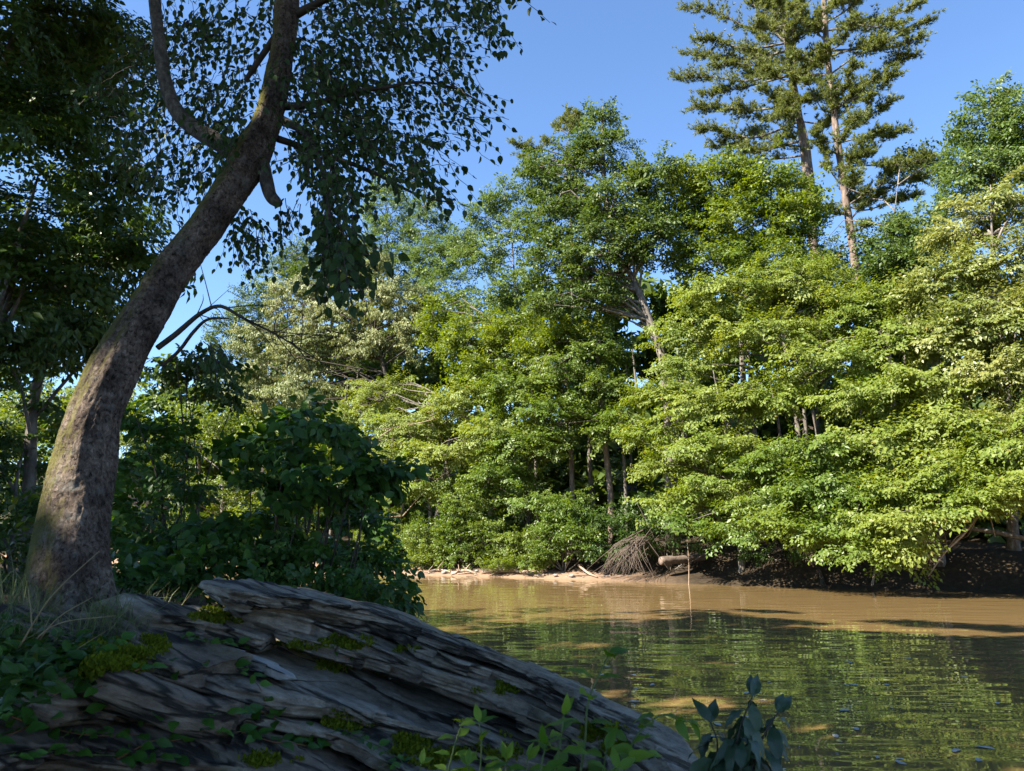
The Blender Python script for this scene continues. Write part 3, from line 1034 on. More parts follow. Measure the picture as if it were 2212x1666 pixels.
tree('hidden_tree', 'sunlit foliage beyond the shaded trees at the left frame edge', 'tree', 'maple',
     px_lobes([(60, 870, 34, 130, 90), (190, 880, 34, 110, 80), (-60, 880, 34, 120, 90), (60, 930, 33, 120, 80), (180, 950, 33, 110, 80), (-60, 1000, 33, 130, 110), (100, 1080, 32.5, 140, 80)]),
     [(60, 1180), (60, 1000), (60, 880)], 0.15, G_FAR, s=33.4, lai=3.2, **dict(OK_, leaf=.34, pad=2.0))
tree('hornbeam', 'hornbeam beyond the picture edge leaning over the dark reach', 'tree', 'hornbeam',
     px_lobes([(2330, 900, 29.5, 130, 90), (2380, 1030, 28.5, 120, 60), (2300, 1010, 28.6, 80, 50)]),
     [(2340, 1190), (2330, 1000), (2330, 800)], 0.16, G_HANG, s=30.5, lai=5.5, **HB)

# bushes along the far waterline
G_BUSH = 'bushes along the far waterline'
BSH = dict(style='tuft', leaf=0.115, shape='kite', pad=0.55, flat=0.3)


def bush(label, mat, spec, lai=5.5, **kw):
    lob = px_lobes(spec, 0.9)
    c = np.mean([l[0] for l in lob], axis=0)
    b = np.array([c[0], c[1], float(ground_z(c[0], c[1])) - 0.1])
    root = thing('bush', label, 'bush', b, G_BUSH)
    opt = dict(BSH)
    opt.update(kw)
    stems = []
    for l in lob:
        for _ in range(3):
            e = l[0] + rng.normal(0, 0.3, 3) * l[1]
            p0 = b + np.array([rng.normal(0, .03), rng.normal(0, .03), 0])
            stems.append(tube(catmull([p0, (p0 + e) / 2 + rng.normal(0, .12, 3), e], 6), np.linspace(0.022, 0.008, 6), 5, False))
    (V, F, T), _ = crown(lob, lai=lai, **opt)
    V2, F2 = merge(stems)
    obj('stem', V2, F2, M['bark'], root)
    obj('foliage', V, F, M[mat], root, smooth=False, tint=T)


bush('rounded bright bush where the sandy shore begins, beside the shaded shrubs', 'bush', [(915, 1160, 30.6, 45, 50), (945, 1190, 30.4, 45, 35), (900, 1205, 30.4, 35, 25)])
bush('bush at the far end of the sand, half hidden by the shaded shrubs', 'maple', [(870, 1180, 31.2, 55, 55), (825, 1150, 31.8, 60, 60), (790, 1200, 31.4, 60, 45), (850, 1215, 30.6, 45, 22)])
bush('tall pale green bush above the driftwood on the sandy shore', 'bush', [(1010, 1090, 30.8, 65, 60), (985, 1150, 30.6, 55, 45), (1050, 1150, 30.8, 50, 50), (1000, 1195, 30.5, 55, 28)])
bush('small bush with drooping sprays directly behind the largest driftwood log', 'maple', [(1110, 1170, 30.7, 55, 40), (1140, 1210, 30.2, 60, 22), (1090, 1215, 30.2, 45, 18)], style='flat', flat=0.12)
bush('leafy bush below the sunlit bare trunk in the dark gap', 'bush', [(1230, 1100, 30.9, 65, 45), (1200, 1150, 30.5, 65, 40), (1180, 1190, 30.2, 50, 28), (1260, 1160, 30.4, 50, 40)])
bush('dark bush beside the tangle of dead brush', 'dark', [(1320, 1130, 31, 60, 55), (1300, 1190, 30.6, 50, 30), (1370, 1170, 30.7, 45, 35)])
bush('shaded bush on the bank above the sawn log end', 'dark', [(1430, 1150, 31, 60, 45), (1520, 1180, 30.8, 60, 35), (1390, 1100, 31.4, 50, 50)], 2.2)
bush('low bush under the hornbeams in deep shade near the upright stick', 'dark', [(1650, 1190, 30.6, 80, 28), (1770, 1200, 30.4, 80, 28)], 1.8)
bush('grassy low bush on the sandy shore between two driftwood pieces', 'maple', [(1085, 1222, 29.9, 30, 10), (1045, 1215, 29.9, 28, 12)], 1.8, leaf=0.07, pad=0.3)

# bare trunks in the dark gap
for lab, path, r in (('sunlit pinkish bare trunk standing in the dark gap above the leafy bush', [(1236, 1060), (1232, 960), (1226, 850), (1220, 740)], 0.14),
                     ('dark bare trunk in the gap with a reddish upper stem', [(1318, 1060), (1306, 950), (1296, 860), (1292, 740)], 0.16),
                     ('thin dark trunk in the gap next to the tiered hornbeam', [(1352, 1080), (1346, 950), (1340, 820)], 0.09)):
    W = [at_s(px, py, 33.6) for px, py in path]
    b = W[0].copy(); b[2] = float(ground_z(b[0], b[1])) - 0.1
    P = catmull([b] + W, 20)
    V, F = tube(P, np.linspace(r, r * 0.7, 20), 10)
    V = V + 0.02 * np.stack([vnoise(V * 5, 1), vnoise(V * 5, 2), V[:, 0] * 0], -1)
    root = thing('tree_trunk', lab, 'tree', b, 'bare trunks in the dark gap')
    obj('trunk', V, F, M['pinebark'] if r > 0.1 else M['bark'], root)
    for _ in range(4):
        p = P[rng.integers(8, 19)]
        e = p + np.array([rng.uniform(-1, 1), rng.uniform(-.4, .4), rng.uniform(0.1, .5)])
        V, F = tube(catmull([p, (p + e) / 2 + rng.normal(0, .1, 3), e], 5), np.linspace(.02, .006, 5), 4, False)
        obj('twig', V, F, M['twig'], root)

# wood behind the front trees
wl = []
for px in np.arange(330, 2700, 80):
    for py, sw in ((660, 47), (760, 46), (860, 44), (960, 42), (1050, 40), (1130, 38)):
        if py < 700 and px < 1150:
            continue
        if py < 800 and px < 560:
            continue
        wl.append((px + rng.normal(0, 20), py + rng.normal(0, 18), sw + rng.normal(0, 1), 85, 75))
(V, F, T), _ = crown(px_lobes(wl, 1.0), style='tuft', leaf=0.75, shape='kite', lai=5.0, pad=1.6, flat=0.3)
stems = []
for px in np.arange(300, 2700, 42):
    p = at_s(px + rng.normal(0, 15), 1100, rng.uniform(34, 44))
    b = np.array([p[0], p[1], float(ground_z(p[0], p[1])) - 0.1])
    e = b + np.array([rng.normal(0, .8), rng.normal(0, .5), rng.uniform(6, 10)])
    stems.append(tube(catmull([b, (b + e) / 2 + rng.normal(0, .2, 3), e], 8), np.linspace(rng.uniform(.07, .2), .05, 8), 7, False))
wood = tag(obj('woodland', V, F, M['oak'], None, False, T), 'deep shaded woodland filling in behind the far bank trees', 'woodland', None, 'stuff')
V2, F2 = merge(stems)
obj('trunk', V2, F2, M['bark'], wood)['kind'] = 'stuff'

# ------------------------------------------------------------------ pines
def pine(label, path, s, r0, limbs, seed):
    r = np.random.default_rng(seed)
    W = [at_s(px, py, s) for px, py in path]
    b = W[0].copy(); b[2] = float(ground_z(b[0], b[1])) - 0.2
    P = catmull([b] + W, 60)
    root = thing('pine_tree', label, 'tree', b, 'tall pines above the wood')
    V, F = tube(P, np.linspace(r0, r0 * (0.45 if r0 > .15 else .12), 60), 14)
    V = V + 0.03 * np.stack([vnoise(V * 5, 1), vnoise(V * 5, 2), V[:, 0] * 0], -1)
    obj('trunk', V, F, M['pinebark'], root)
    ppx = project(P)
    extra = []
    lo, hi = min(l[0] for l in limbs), max(l[0] for l in limbs)
    for k in range(len(limbs) // 3 + 4):
        py0 = r.uniform(lo, hi)
        x0 = ppx[0][int(np.argmin(np.abs(ppx[1] - py0)))]
        extra.append((py0, x0 + r.normal(0, 60), py0 - r.uniform(5, 40), -r.uniform(1.0, 2.4) if k % 3 else r.uniform(.8, 2)))
    for (py0, tx, ty, dz) in list(limbs) + extra:
        i = int(np.argmin(np.abs(ppx[1] - py0)))
        p0 = P[i]
        e = at_s(tx, ty - 14, s + dz * 1.3)
        i = max(i - int(r.uniform(0, 3)), 0)
        p0 = P[i]
        L = np.linalg.norm(e - p0)
        m1 = p0 + (e - p0) * 0.35 + np.array([0, 0, -0.07 * L]) + r.normal(0, .22, 3)
        m2 = p0 + (e - p0) * 0.7 + np.array([0, 0, -0.02 * L]) + r.normal(0, .15, 3)
        C = catmull([p0, m1, m2, e], 12)
        parts = [tube(C, np.linspace(0.018 + 0.010 * L, 0.010, 12), 6, False)]
        TP, TD = [], []
        for k in range(int(6 + L * 5.5)):
            f = r.uniform(0.22, 1.0) ** 0.8
            q0 = C[int(f * 11)]
            d = norm((e - p0)[None])[0] * r.uniform(.2, 1) + r.normal(0, .55, 3) * np.array([1, 1, .35])
            d[2] += 0.25
            ql = r.uniform(.4, 1.1) * (0.6 + 0.12 * L) * (1.15 - 0.5 * f)
            q1 = q0 + norm(d[None])[0] * ql
            qm = (q0 + q1) / 2 + np.array([0, 0, -0.06])
            S = catmull([q0, qm, q1], 6)
            parts.append(tube(S[[0, 2, 5]], np.linspace(0.018, 0.007, 3), 4, False))
            for f2 in np.linspace(0.3, 1, 9):
                TP.append(S[int(f2 * 5)] + r.normal(0, .10, 3) * np.array([1, 1, .6]))
                TD.append(norm((q1 - q0)[None])[0] + r.normal(0, .5, 3) + np.array([0, 0, .35]))
        TP, TD = np.array(TP), norm(np.array(TD))
        nn = 12                                        # needles in each tuft
        P_ = np.repeat(TP, nn, 0)
        D_ = norm(np.repeat(TD, nn, 0) + r.normal(0, .55, (len(P_), 3)))
        Bx = norm(np.cross(D_, r.normal(size=(len(P_), 3))))
        Ln = r.uniform(.16, .27, len(P_))[:, None]
        w = 0.021
        V = np.stack([P_ - Bx * w, P_ + Bx * w, P_ + D_ * Ln], 1).reshape(-1, 3)
        F = np.arange(len(V)).reshape(-1, 3)
        t = np.repeat(np.clip(r.normal(.45, .22, len(TP)), 0, .9), nn)
        V2, F2 = merge(parts)
        lb = obj('branch', V2, F2, M['bark'], root)
        WLOC[lb.name] = WLOC[root.name]
        obj('needles', V, F, M['pine'], lb, False, t)


LB = [  # (height on the stem, tip px, tip py, depth offset)
    (20, 1480, 30, -.6), (50, 1600, -30, .5), (60, 1500, 95, -1), (90, 1470, 130, .4), (120, 1540, 160, -1.5), (140, 1455, 185, .2), (170, 1510, 215, -.8), (160, 1600, 110, 1.4),
    (200, 1480, 250, .8), (220, 1560, 250, -1.6), (250, 1500, 300, -.4), (240, 1640, 200, -1.8), (280, 1530, 330, .6), (300, 1600, 330, -1.2), (330, 1560, 345, 0.4), (20, 1640, -60, -1), (90, 1760, 60, -1.6), (170, 1770, 150, -1.4),
    (230, 1790, 215, -1.5), (290, 1800, 265, -1), (0, 1560, -60, 0), (-20, 1500, -40, 1), (60, 1640, 60, -2), (130, 1640, 170, -2), (210, 1660, 260, -2), (300, 1690, 315, -1.6)]
pine('left pine of the pair, broad-crowned with a pinkish trunk', [(1772, 700), (1758, 540), (1738, 330), (1722, 230), (1700, 90), (1690, -60), (1685, -130)], 43, 0.29, LB, 1)
LB2 = [(40, 1650, 10, -.8), (110, 1640, 90, .6), (60, 1800, 20, -1), (180, 1780, 130, .8), (240, 1670, 220, .8), (0, 1760, -40, -.6), (-40, 1660, -60, 0)]
pine('slim pine stem rising close behind the broad-crowned pine', [(1776, 700), (1762, 540), (1748, 340), (1716, 190), (1716, 60), (1716, -60), (1716, -110)], 43.9, 0.19, LB2, 2)
LB3 = [(10, 1900, -50, -.4), (30, 1990, 20, .3), (60, 1960, 60, -1), (80, 2020, 50, .6), (110, 2000, 90, -.6), (130, 1930, 90, -1.4), (160, 1990, 130, .5), (190, 1940, 160, -1), (220, 1900, 190, .4),
       (240, 1930, 225, -.5), (270, 1880, 215, -1.3), (300, 1960, 290, .2), (320, 1900, 300, -1.2), (340, 1880, 345, -1), (400, 2000, 400, .5), (420, 1920, 380, -.8), (430, 1980, 440, .3), (60, 1720, 40, -1), (150, 1730, 130, -1.2), (230, 1740, 190, -1),
       (300, 1750, 290, -1.2), (350, 1770, 330, -.6), (0, 1840, -60, -1), (100, 1860, 40, -1.8), (200, 1850, 150, -1.8), (310, 1850, 275, -1.8), (470, 1800, 470, -.6), (500, 1860, 500, -.8), (440, 1900, 425, .6)]
pine('right pine of the pair, with long bare lower limbs reaching over the wood', [(1862, 740), (1846, 560), (1822, 400), (1796, 200), (1784, 80), (1778, -60), (1775, -130)], 41.5, 0.24, LB3, 3)
# a small pine behind the tall oak
pine('small distant pine top showing over the shoulder of the tall oak', [(1235, 600), (1232, 400), (1231, 262)], 44, 0.10,
     [(275, 1226, 250, 0), (278, 1240, 262, .3), (282, 1215, 275, .2), (290, 1200, 280, 0), (300, 1260, 290, 0), (330, 1180, 320, -.4), (340, 1260, 330, .4), (370, 1190, 380, 0), (275, 1240, 255, 0), (400, 1170, 420, 0), (430, 1160, 470, -.5), (460, 1150, 520, 0)], 4)

# ------------------------------------------------------------------ driftwood, brush and other bits on the far shore
def limb_mesh(P, r0, r1, n=16, sides=8, rough=0.15, seed=0):
    C = catmull(P, n)
    V, F = tube(C, np.linspace(r0, r1, n), sides)
    V = V + rough * r0 * np.stack([vnoise(V * 6, seed), vnoise(V * 6, seed + 1), vnoise(V * 6, seed + 2)], -1)
    return V, F


def ground_hit(px, py):
    d = ray(px, py)
    k = np.linspace(1, 60, 1800)
    P = EYE + d * k[:, None]
    b = P[:, 2] <= np.maximum(ground_z(P[:, 0], P[:, 1]), 0)
    return P[int(np.argmax(b))] if b.any() else P[-1]


def shore(px, py, z=0.05):
    p = ground_hit(px, py)
    return p + np.array([0, 0, z])


def driftwood(label, pts, r0, r1, stubs=(), mat='deadwood', name='driftwood_log', cat='driftwood', group='driftwood on the far shore'):
    W = [shore(px, py, z) for px, py, z in pts]
    root = thing(name, label, cat, W[0], group)
    V, F = limb_mesh(W, r0, r1)
    obj('stem', V, F, M[mat], root)
    for px, py, z, i in stubs:
        a = W[i]
        f = project(a)[2]
        b = at(px, py, a[1])
        V, F = limb_mesh([a, (a + b) / 2 + rng.normal(0, .05, 3), b], r0 * 0.5, 0.012, 8, 6)
        obj('branch', V, F, M[mat], root)


driftwood('largest pale driftwood log lying along the sandy shore', [(1040, 1240, .08), (1080, 1238, .12), (1130, 1241, .10), (1175, 1246, .05)], 0.14, 0.06, [(1065, 1222, .1, 1), (1150, 1232, .1, 2), (1108, 1228, .1, 1)])
driftwood('thin branched driftwood on the sand below the rounded bright bush', [(925, 1240, .05), (950, 1236, .1), (985, 1241, .06)], 0.07, 0.03, [(958, 1212, .1, 1), (935, 1222, .1, 0), (990, 1220, .1, 2)])
driftwood('forked driftwood between the two bigger pieces on the sand', [(975, 1243, .05), (1005, 1238, .12), (1030, 1242, .05)], 0.08, 0.03, [(1016, 1218, .1, 1), (1000, 1222, .1, 1)])
driftwood('pale stick slanting out of the water beside the dead brush', [(1250, 1234, .25), (1270, 1243, .1), (1290, 1248, .02)], 0.06, 0.03, [(1262, 1228, .1, 0)])
driftwood('dark stub rising from the water under the hornbeams', [(1780, 1268, .0), (1776, 1258, .12), (1770, 1248, .3)], 0.09, 0.06, [(1760, 1246, .1, 2)], 'twig')
driftwood('short reddish stub sticking up in the shaded water beneath the low hornbeam', [(1884, 1266, .0), (1888, 1256, .15), (1893, 1246, .3)], 0.05, 0.03, [(1899, 1240, .1, 2)], 'deadwood')
for k in range(16):
    px = rng.uniform(880, 1330)
    p = shore(px, 1242 + (px - 880) * .012 + rng.normal(0, 2.5), .03)
    a = rng.uniform(-.6, .6)
    e = p + np.array([math.cos(a), math.sin(a) * .6, rng.uniform(0, .12)]) * rng.uniform(.4, 1.0)
    e[2] = max(e[2], float(ground_z(e[0], e[1])) + .03)
    V, F = limb_mesh([p, (p + e) / 2 + rng.normal(0, .04, 3), e], .025, .01, 8, 6)
    tag(obj('driftwood_stick', V, F, M['deadwood'] if k % 2 else M['brush'], None, True, None, p), 'thin washed-up stick lying along the far waterline', 'stick', 'washed-up sticks')
# sawn log end
c = at_s(1428, 1212, 29.9)
W = [c, c + np.array([.9, .35, .05]), c + np.array([2.0, .9, .12])]
root = thing('fallen_log', 'reddish sawn log end jutting from the shaded bank', 'log', c)
V, F = limb_mesh(W, .17, .15)
obj('log', V, F, M['brush'], root)
V, F = tube(np.array([c + np.array([-.03, -.012, 0]), c + np.array([.02, .008, 0])]), [.15, .165], 14)
obj('cut_face', V, F, M['pinebark'], root)
# dead brush
b = shore(1350, 1246, .05)
root = thing('brush_pile', 'fan of dead grey brush hanging down to the waterline below the dark bush', 'dead brush', b)
top = at_s(1390, 1165, 30.2)
for k in range(70):
    a = top + rng.normal(0, .18, 3)
    e = at_s(1345 + rng.normal(0, 34), 1236 + rng.normal(0, 7), 29.0 + rng.normal(0, .3))
    e[2] = max(e[2], 0.0)
    mid = (a + e) / 2 + np.array([rng.normal(-.15, .2), rng.normal(-.2, .15), rng.normal(.15, .1)])
    V, F = tube(catmull([a, mid, e], 8), np.linspace(.014, .005, 8), 4, False)
    obj('twig', V, F, M['brush'], root)
# stick standing in the water
b = on_water(1487, 1263)
root = thing('upright_stick', 'thin pale stick standing upright in the water', 'stick', b)
V, F = limb_mesh([b + np.array([0, 0, -.3]), at(1488, 1220, b[1]), at(1484, 1160, b[1])], .022, .010, 12, 6)
obj('stem', V, F, M['deadwood'], root)
# arching bare limb on the right
b = at_s(2150, 1030, 29.5)
root = thing('bare_limb', 'pale bare limb arching down to the water on the right', 'limb', b)
V, F = limb_mesh([b, at_s(2128, 1090, 28.6), at_s(2085, 1150, 28), at_s(2040, 1195, 27.6), at_s(2005, 1245, 27.3)], .06, .02, 20, 7)
obj('stem', V, F, M['deadwood'], root)
for (i, px, py) in ((0, 2190, 1075), (1, 2150, 1160), (2, 2050, 1180), (3, 1990, 1215)):
    p0 = [b, at_s(2128, 1090, 28.6), at_s(2085, 1150, 28), at_s(2040, 1195, 27.6)][i]
    V, F = limb_mesh([p0, at_s((px + project(p0)[0]) / 2, (py + project(p0)[1]) / 2 - 6, 28.3), at_s(px, py, 28.2)], .03, .01, 8, 5)
    obj('branch', V, F, M['deadwood'], root)
b = at_s(2080, 1140, 30.2)
root = thing('bare_limb', 'grey limb lying level across the dark bank at the frame edge', 'limb', b)
V, F = limb_mesh([b, at_s(2150, 1150, 30.2), at_s(2240, 1170, 30.3)], .07, .10, 14, 7)
obj('stem', V, F, M['bark'], root)
# bleached dead twigs showing in the hornbeam on the left
for lab, pts in (('bleached dead branch below the layered hornbeam, angled to the shaded shrubs', [(870, 1115), (905, 1075), (945, 1035), (975, 1015)]),
                 ('bleached twiggy branch showing among the flat sprays of the layered hornbeam', [(800, 960), (850, 925), (900, 915), (940, 905)])):
    W = [at_s(px, py, 30.9) for px, py in pts]
    root = thing('dead_branch', lab, 'branch', W[0], 'bleached branches on the far bank')
    V, F = limb_mesh(W, .03, .012, 14, 6)
    obj('stem', V, F, M['deadwood'], root)
    for k in range(7):
        p = W[rng.integers(0, 4)]
        e = p + np.array([rng.uniform(-1, .4), rng.normal(0, .2), rng.uniform(-.1, .5)])
        V, F = limb_mesh([p, (p + e) / 2 + rng.normal(0, .05, 3), e], .014, .006, 6, 4)
        obj('twig', V, F, M['deadwood'], root)


def pebble(name, label, cat, c, r, mat, group=None, seed=0):
    u, v = np.meshgrid(np.linspace(0, 2 * np.pi, 18, endpoint=False), np.linspace(0.02, np.pi - 0.02, 11))
    d = np.stack([np.cos(u) * np.sin(v), np.sin(u) * np.sin(v), np.cos(v)], -1).reshape(-1, 3)
    f = 1 + 0.28 * fbm(d * 1.6 + seed * 7.1, 3, seed)
    V = d * f[:, None] * np.array(r)
    i = np.arange(10)[:, None] * 18
    j = np.arange(18)[None]
    k = (j + 1) % 18
    F = np.stack([i + j, i + 18 + j, i + 18 + k, i + k], -1).reshape(-1, 4)
    return tag(obj(name, V + c, F, mat, None, True, None, c), label, cat, group)


for n, (px, py, r, lab) in enumerate([(960, 1240, .16, 'grey stone on the sand beside the thin branched driftwood'), (1235, 1247, .12, 'small grey stone at the waterline between log and slanting stick'),
                                      (1030, 1236, .10, 'small stone on the sand above the forked driftwood'), (1200, 1246, .10, 'low flat stone at the thin end of the largest driftwood log')]):
    pebble('shore_stone', lab, 'stone', shore(px, py, .06), (r, r * .8, r * .55), M['stone'], 'stones on the far shore', n + 1)

# ------------------------------------------------------------------ the ledge
def R(px, py, h=0.0):                          # where a line of sight meets the tilted bedding plane raised by h
    d = ray(px, py)
    # z = 1.009 + h - .31 x - .03 y
    k = (EYE[2] - 1.009 - h + .31 * EYE[0] + .03 * EYE[1]) / -(d[2] + .31 * d[0] + .03 * d[1])
    return EYE + d * k


ledge = thing('rock_ledge', 'grey layered rock ledge slanting down to the river below the leaning tree', 'rock', (-0.5, 4.0, 0.4))
SLAB_V = []
SLAB_G = ([], [])


def slab(label, lip, h, face, back, mat='rock', nu=280, seed=0, rise=0.0, under=0.35, taper=0.5, rough=1.0):
    """lip: front upper edge as spots of the photograph; face: height of the broken front; back: how far the bed runs in under the next one"""
    W = np.array([R(px, py, h) for px, py in lip])
    C = catmull(W, nu)
    T = norm(np.gradient(C, axis=0))
    Bk = norm(np.stack([-T[:, 1], T[:, 0], T[:, 0] * 0], -1))          # into the hill
    Bk = np.where(Bk[:, 1:2] < 0, -Bk, Bk)
    up = norm(np.array([[.30, .03, .95]]))[0]
    u = np.linspace(0, 1, nu)
    fh = np.interp(u, np.linspace(0, 1, len(face)), face)
    bk = np.interp(u, np.linspace(0, 1, len(back)), back)
    end = np.clip(np.minimum(u, 1 - u) / 0.06, 0, 1) ** 0.5
    # the front has broken off in blocks along cross joints
    su = np.cumsum(np.r_[0, np.linalg.norm(np.diff(C, axis=0), axis=1)])
    q1 = np.floor(su * 2.3 + 0.6 * vnoise(np.stack([su * 3, su * 0, su * 0], -1), seed))
    q2 = np.floor(su * 6.1)
    blk = vnoise(np.stack([q1 * 3.3, q1 * 1.7, q1 * 0 + .5], -1), seed + 61) * .075 + vnoise(np.stack([q2 * 3.1, q2 * 2.7, q2 * 0 + .5], -1), seed + 62) * .03
    C = C + Bk * (blk * rough)[:, None]
    fh = fh * (1 + .25 * vnoise(np.stack([q1 * 1.3, q2 * .7, q2 * 0 + .5], -1), seed + 63))
    rows = []
    for f in np.linspace(1, 0, 20):                                      # top, from the back to the lip
        rows.append(C + Bk * (bk * f)[:, None] + np.array([0, 0, 1]) * (bk * f * (rise - .31 * Bk[:, 0] - .03 * Bk[:, 1]))[:, None])
    for f in np.linspace(0.06, 1, 16):                                   # broken front
        rows.append(C - up * (fh * f)[:, None] + Bk * (0.05 * f * f * fh / .1)[:, None])
    gz = (-.31 * Bk[:, 0] - .03 * Bk[:, 1])[:, None] * np.array([0, 0, 1])
    rows.append(C - up * (fh * 1.02)[:, None] + (Bk + gz) * under)
    rows.append(C - up * (fh * 1.02)[:, None] + (Bk + gz) * np.maximum(bk, under + .1)[:, None])
    G = np.array(rows)                                                    # rows x nu x 3
    # rough bedding: thin leaves of rock breaking off at different places, chipped lip
    w = G @ np.array([.30, .06, .95])
    sx = G @ np.array([.9, -.35, -.25])
    sy = G @ np.array([.4, .9, 0])
    lam = fbm(np.stack([sx * 2.0, sy * 2.0, w * 38], -1), 4, seed + 3, 0.6)
    big = fbm(np.stack([sx * 1.3, sy * 1.8, w * 5], -1), 4, seed + 9)
    chip = np.floor((w * 26 + 1.3 * fbm(np.stack([sx * 1.6, sy * 1.6, w * 2], -1), 3, seed + 31))) 
    chip = vnoise(np.stack([sx * 3.5, chip * 3.7, chip * 1.3], -1), seed + 41)
    front = np.zeros(len(rows)); front[17:37] = 1; front[17:20] = (.35, .6, .9)
    nrm = -Bk
    G = G + nrm[None] * ((lam * 0.03 + chip * 0.045 + big * 0.012) * rough * front[:, None])[..., None]
    # top: shallow steps running along the bedding
    step = np.floor(fbm(np.stack([sx * 0.9, sy * 3.0, w * 3], -1), 3, seed + 51) * 3.2) / 3.2
    topm = np.zeros(len(rows)); topm[:20] = 1; topm[17:20] = .7
    G = G + up * ((big * 0.012 + step * 0.03 + lam * 0.010) * rough * topm[:, None])[..., None]
    # close both ends
    cen = G.mean(0, keepdims=True)
    e = (taper + (1 - taper) * end)[None, :, None]
    G = cen + (G - cen) * e
    nr = len(rows)
    V = G.reshape(-1, 3)
    i, j = np.meshgrid(np.arange(nr), np.arange(nu - 1), indexing='ij')
    i2 = (i + 1) % nr
    F = np.stack([i * nu + j, i2 * nu + j, i2 * nu + j + 1, i * nu + j + 1], -1).reshape(-1, 4)
    SLAB_G[1].append(F + sum(len(a) for a in SLAB_G[0]))
    SLAB_G[0].append(V)
    n0 = len(V)
    V = np.vstack([V, G[:, 0].mean(0)[None], G[:, -1].mean(0)[None]])
    a = np.arange(nr)
    b = (a + 1) % nr
    Fc = np.vstack([np.stack([b * nu, a * nu, np.full(nr, n0)], -1), np.stack([a * nu + nu - 1, b * nu + nu - 1, np.full(nr, n0 + 1)], -1)])
    o = obj('slab', V, [F, Fc], M[mat], ledge, False)
    o['label'] = label
    Gt = G[:36]
    Nn = np.cross(np.gradient(Gt, axis=1), np.gradient(Gt, axis=0))
    Nn = norm(Nn)
    Nn = np.where((Nn @ np.array([0, -.5, .85]))[..., None] < 0, -Nn, Nn)
    SLAB_V.append((Gt.reshape(-1, 3), Nn.reshape(-1, 3)))
    return o


slab('thin uppermost bed forming the skyline of the ledge', [(505, 1270), (580, 1282), (700, 1302), (821, 1326), (905, 1362), (1006, 1400), (1073, 1424), (1140, 1452), (1224, 1494), (1291, 1530), (1362, 1580), (1430, 1640), (1480, 1700)],
     .34, [.07, .06, .05, .05, .05, .05, .05], [.3, .4, .45, .45, .4, .3, .2], seed=1, under=.12, rise=-.05)
slab('second thin bed just under the skyline bed', [(500, 1286), (570, 1299), (700, 1320), (821, 1348), (905, 1388), (1006, 1426), (1073, 1446), (1140, 1472), (1224, 1512), (1291, 1549), (1362, 1600), (1430, 1658)],
     .28, [.08, .08, .08, .07, .07, .07], [.35, .4, .4, .4, .35, .3], seed=12, under=.14)
slab('thick dark bed of the ledge with an undercut end', [(500, 1300), (600, 1326), (700, 1350), (790, 1380), (870, 1412), (950, 1446), (1060, 1478), (1150, 1520), (1240, 1566), (1320, 1620), (1380, 1680)],
     .21, [.13, .12, .10, .09, .09, .09, .09], [.35, .4, .4, .4, .4, .35], seed=13, under=.18)
slab('dark bed between the thick one and the lichened one', [(600, 1362), (740, 1398), (860, 1434), (960, 1468), (1060, 1503), (1140, 1540), (1220, 1584), (1300, 1634), (1380, 1700)],
     .14, [.07, .09, .09, .09, .09], [.45, .5, .5, .45], seed=2, under=.2)
slab('lichened bed with a black gap beneath it', [(772, 1418), (871, 1447), (955, 1474), (1039, 1504), (1107, 1538), (1191, 1585), (1280, 1640), (1350, 1710)],
     .085, [.04, .05, .06, .07, .08], [.5, .6, .6, .5], seed=3)
slab('broad pale grey face of the ledge', [(300, 1408), (385, 1448), (470, 1486), (600, 1508), (737, 1524), (821, 1548), (905, 1572), (1006, 1594), (1100, 1640), (1200, 1720)],
     -.02, [.08, .08, .09, .09, .09], [1.1, 1.5, 1.7, 1.5, 1.2], seed=4, rough=0.8)
slab('small mossy block beside the skyline slab', [(322, 1322), (400, 1330), (470, 1344), (520, 1356), (570, 1372)], .12, [.10, .13, .12], [.25, .36, .3], seed=5, nu=130)
slab('slab with a ragged front over the lower black gap', [(296, 1440), (370, 1484), (470, 1521), (605, 1548), (737, 1576), (830, 1620), (930, 1690)],
     -.11, [.06, .08, .10, .10], [.6, .7, .7], seed=6, nu=220)
slab('brown block jutting out on the left of the ledge', [(110, 1522), (200, 1514), (292, 1522), (360, 1532), (430, 1562)], -.11, [.09, .09, .07], [.45, .55, .45], 'brownrock', seed=7, nu=140)
slab('mossy hump where the ledge meets the soil below the trunk', [(170, 1432), (220, 1416), (280, 1412), (340, 1424), (380, 1440)], .06, [.12, .14, .12], [.45, .6, .45], 'brownrock', seed=14, nu=110)
slab('lowest brown slab at the very bottom of the ledge', [(-60, 1640), (60, 1612), (150, 1602), (260, 1620), (437, 1640), (600, 1668), (800, 1730)], -.20, [.15, .15, .15], [.9, 1.1, 1.1], 'brownrock', seed=8, nu=200)
slab('narrow white quartz slab lying on the ledge', [(392, 1366), (440, 1394), (490, 1412), (560, 1432), (620, 1456)], .06, [.05, .06, .04], [.12, .18, .12], 'quartz', seed=9, nu=110, under=.08, rough=.5, taper=.35)
slab('lowermost bed at the foot of the ledge by the water', [(1180, 1650), (1290, 1640), (1370, 1668), (1450, 1730)], .02, [.15, .15], [.6, .6], seed=10, nu=120)

TREE_B = BVHTree.FromPolygons([tuple(v) for v in np.vstack(SLAB_G[0])], [tuple(f) for f in np.vstack(SLAB_G[1]).tolist()])


def rock_hit(px, py):
    d = ray(px, py)
    p, nn, i, dist = TREE_B.ray_cast(Vector(EYE), Vector(d))
    g = ground_hit(px, py)
    if p is None or (g[1] < p[1]):
        return g, np.array([0, 0, 1.0])
    nn = np.array(nn)
    return np.array(p), nn if nn @ d < 0 else -nn


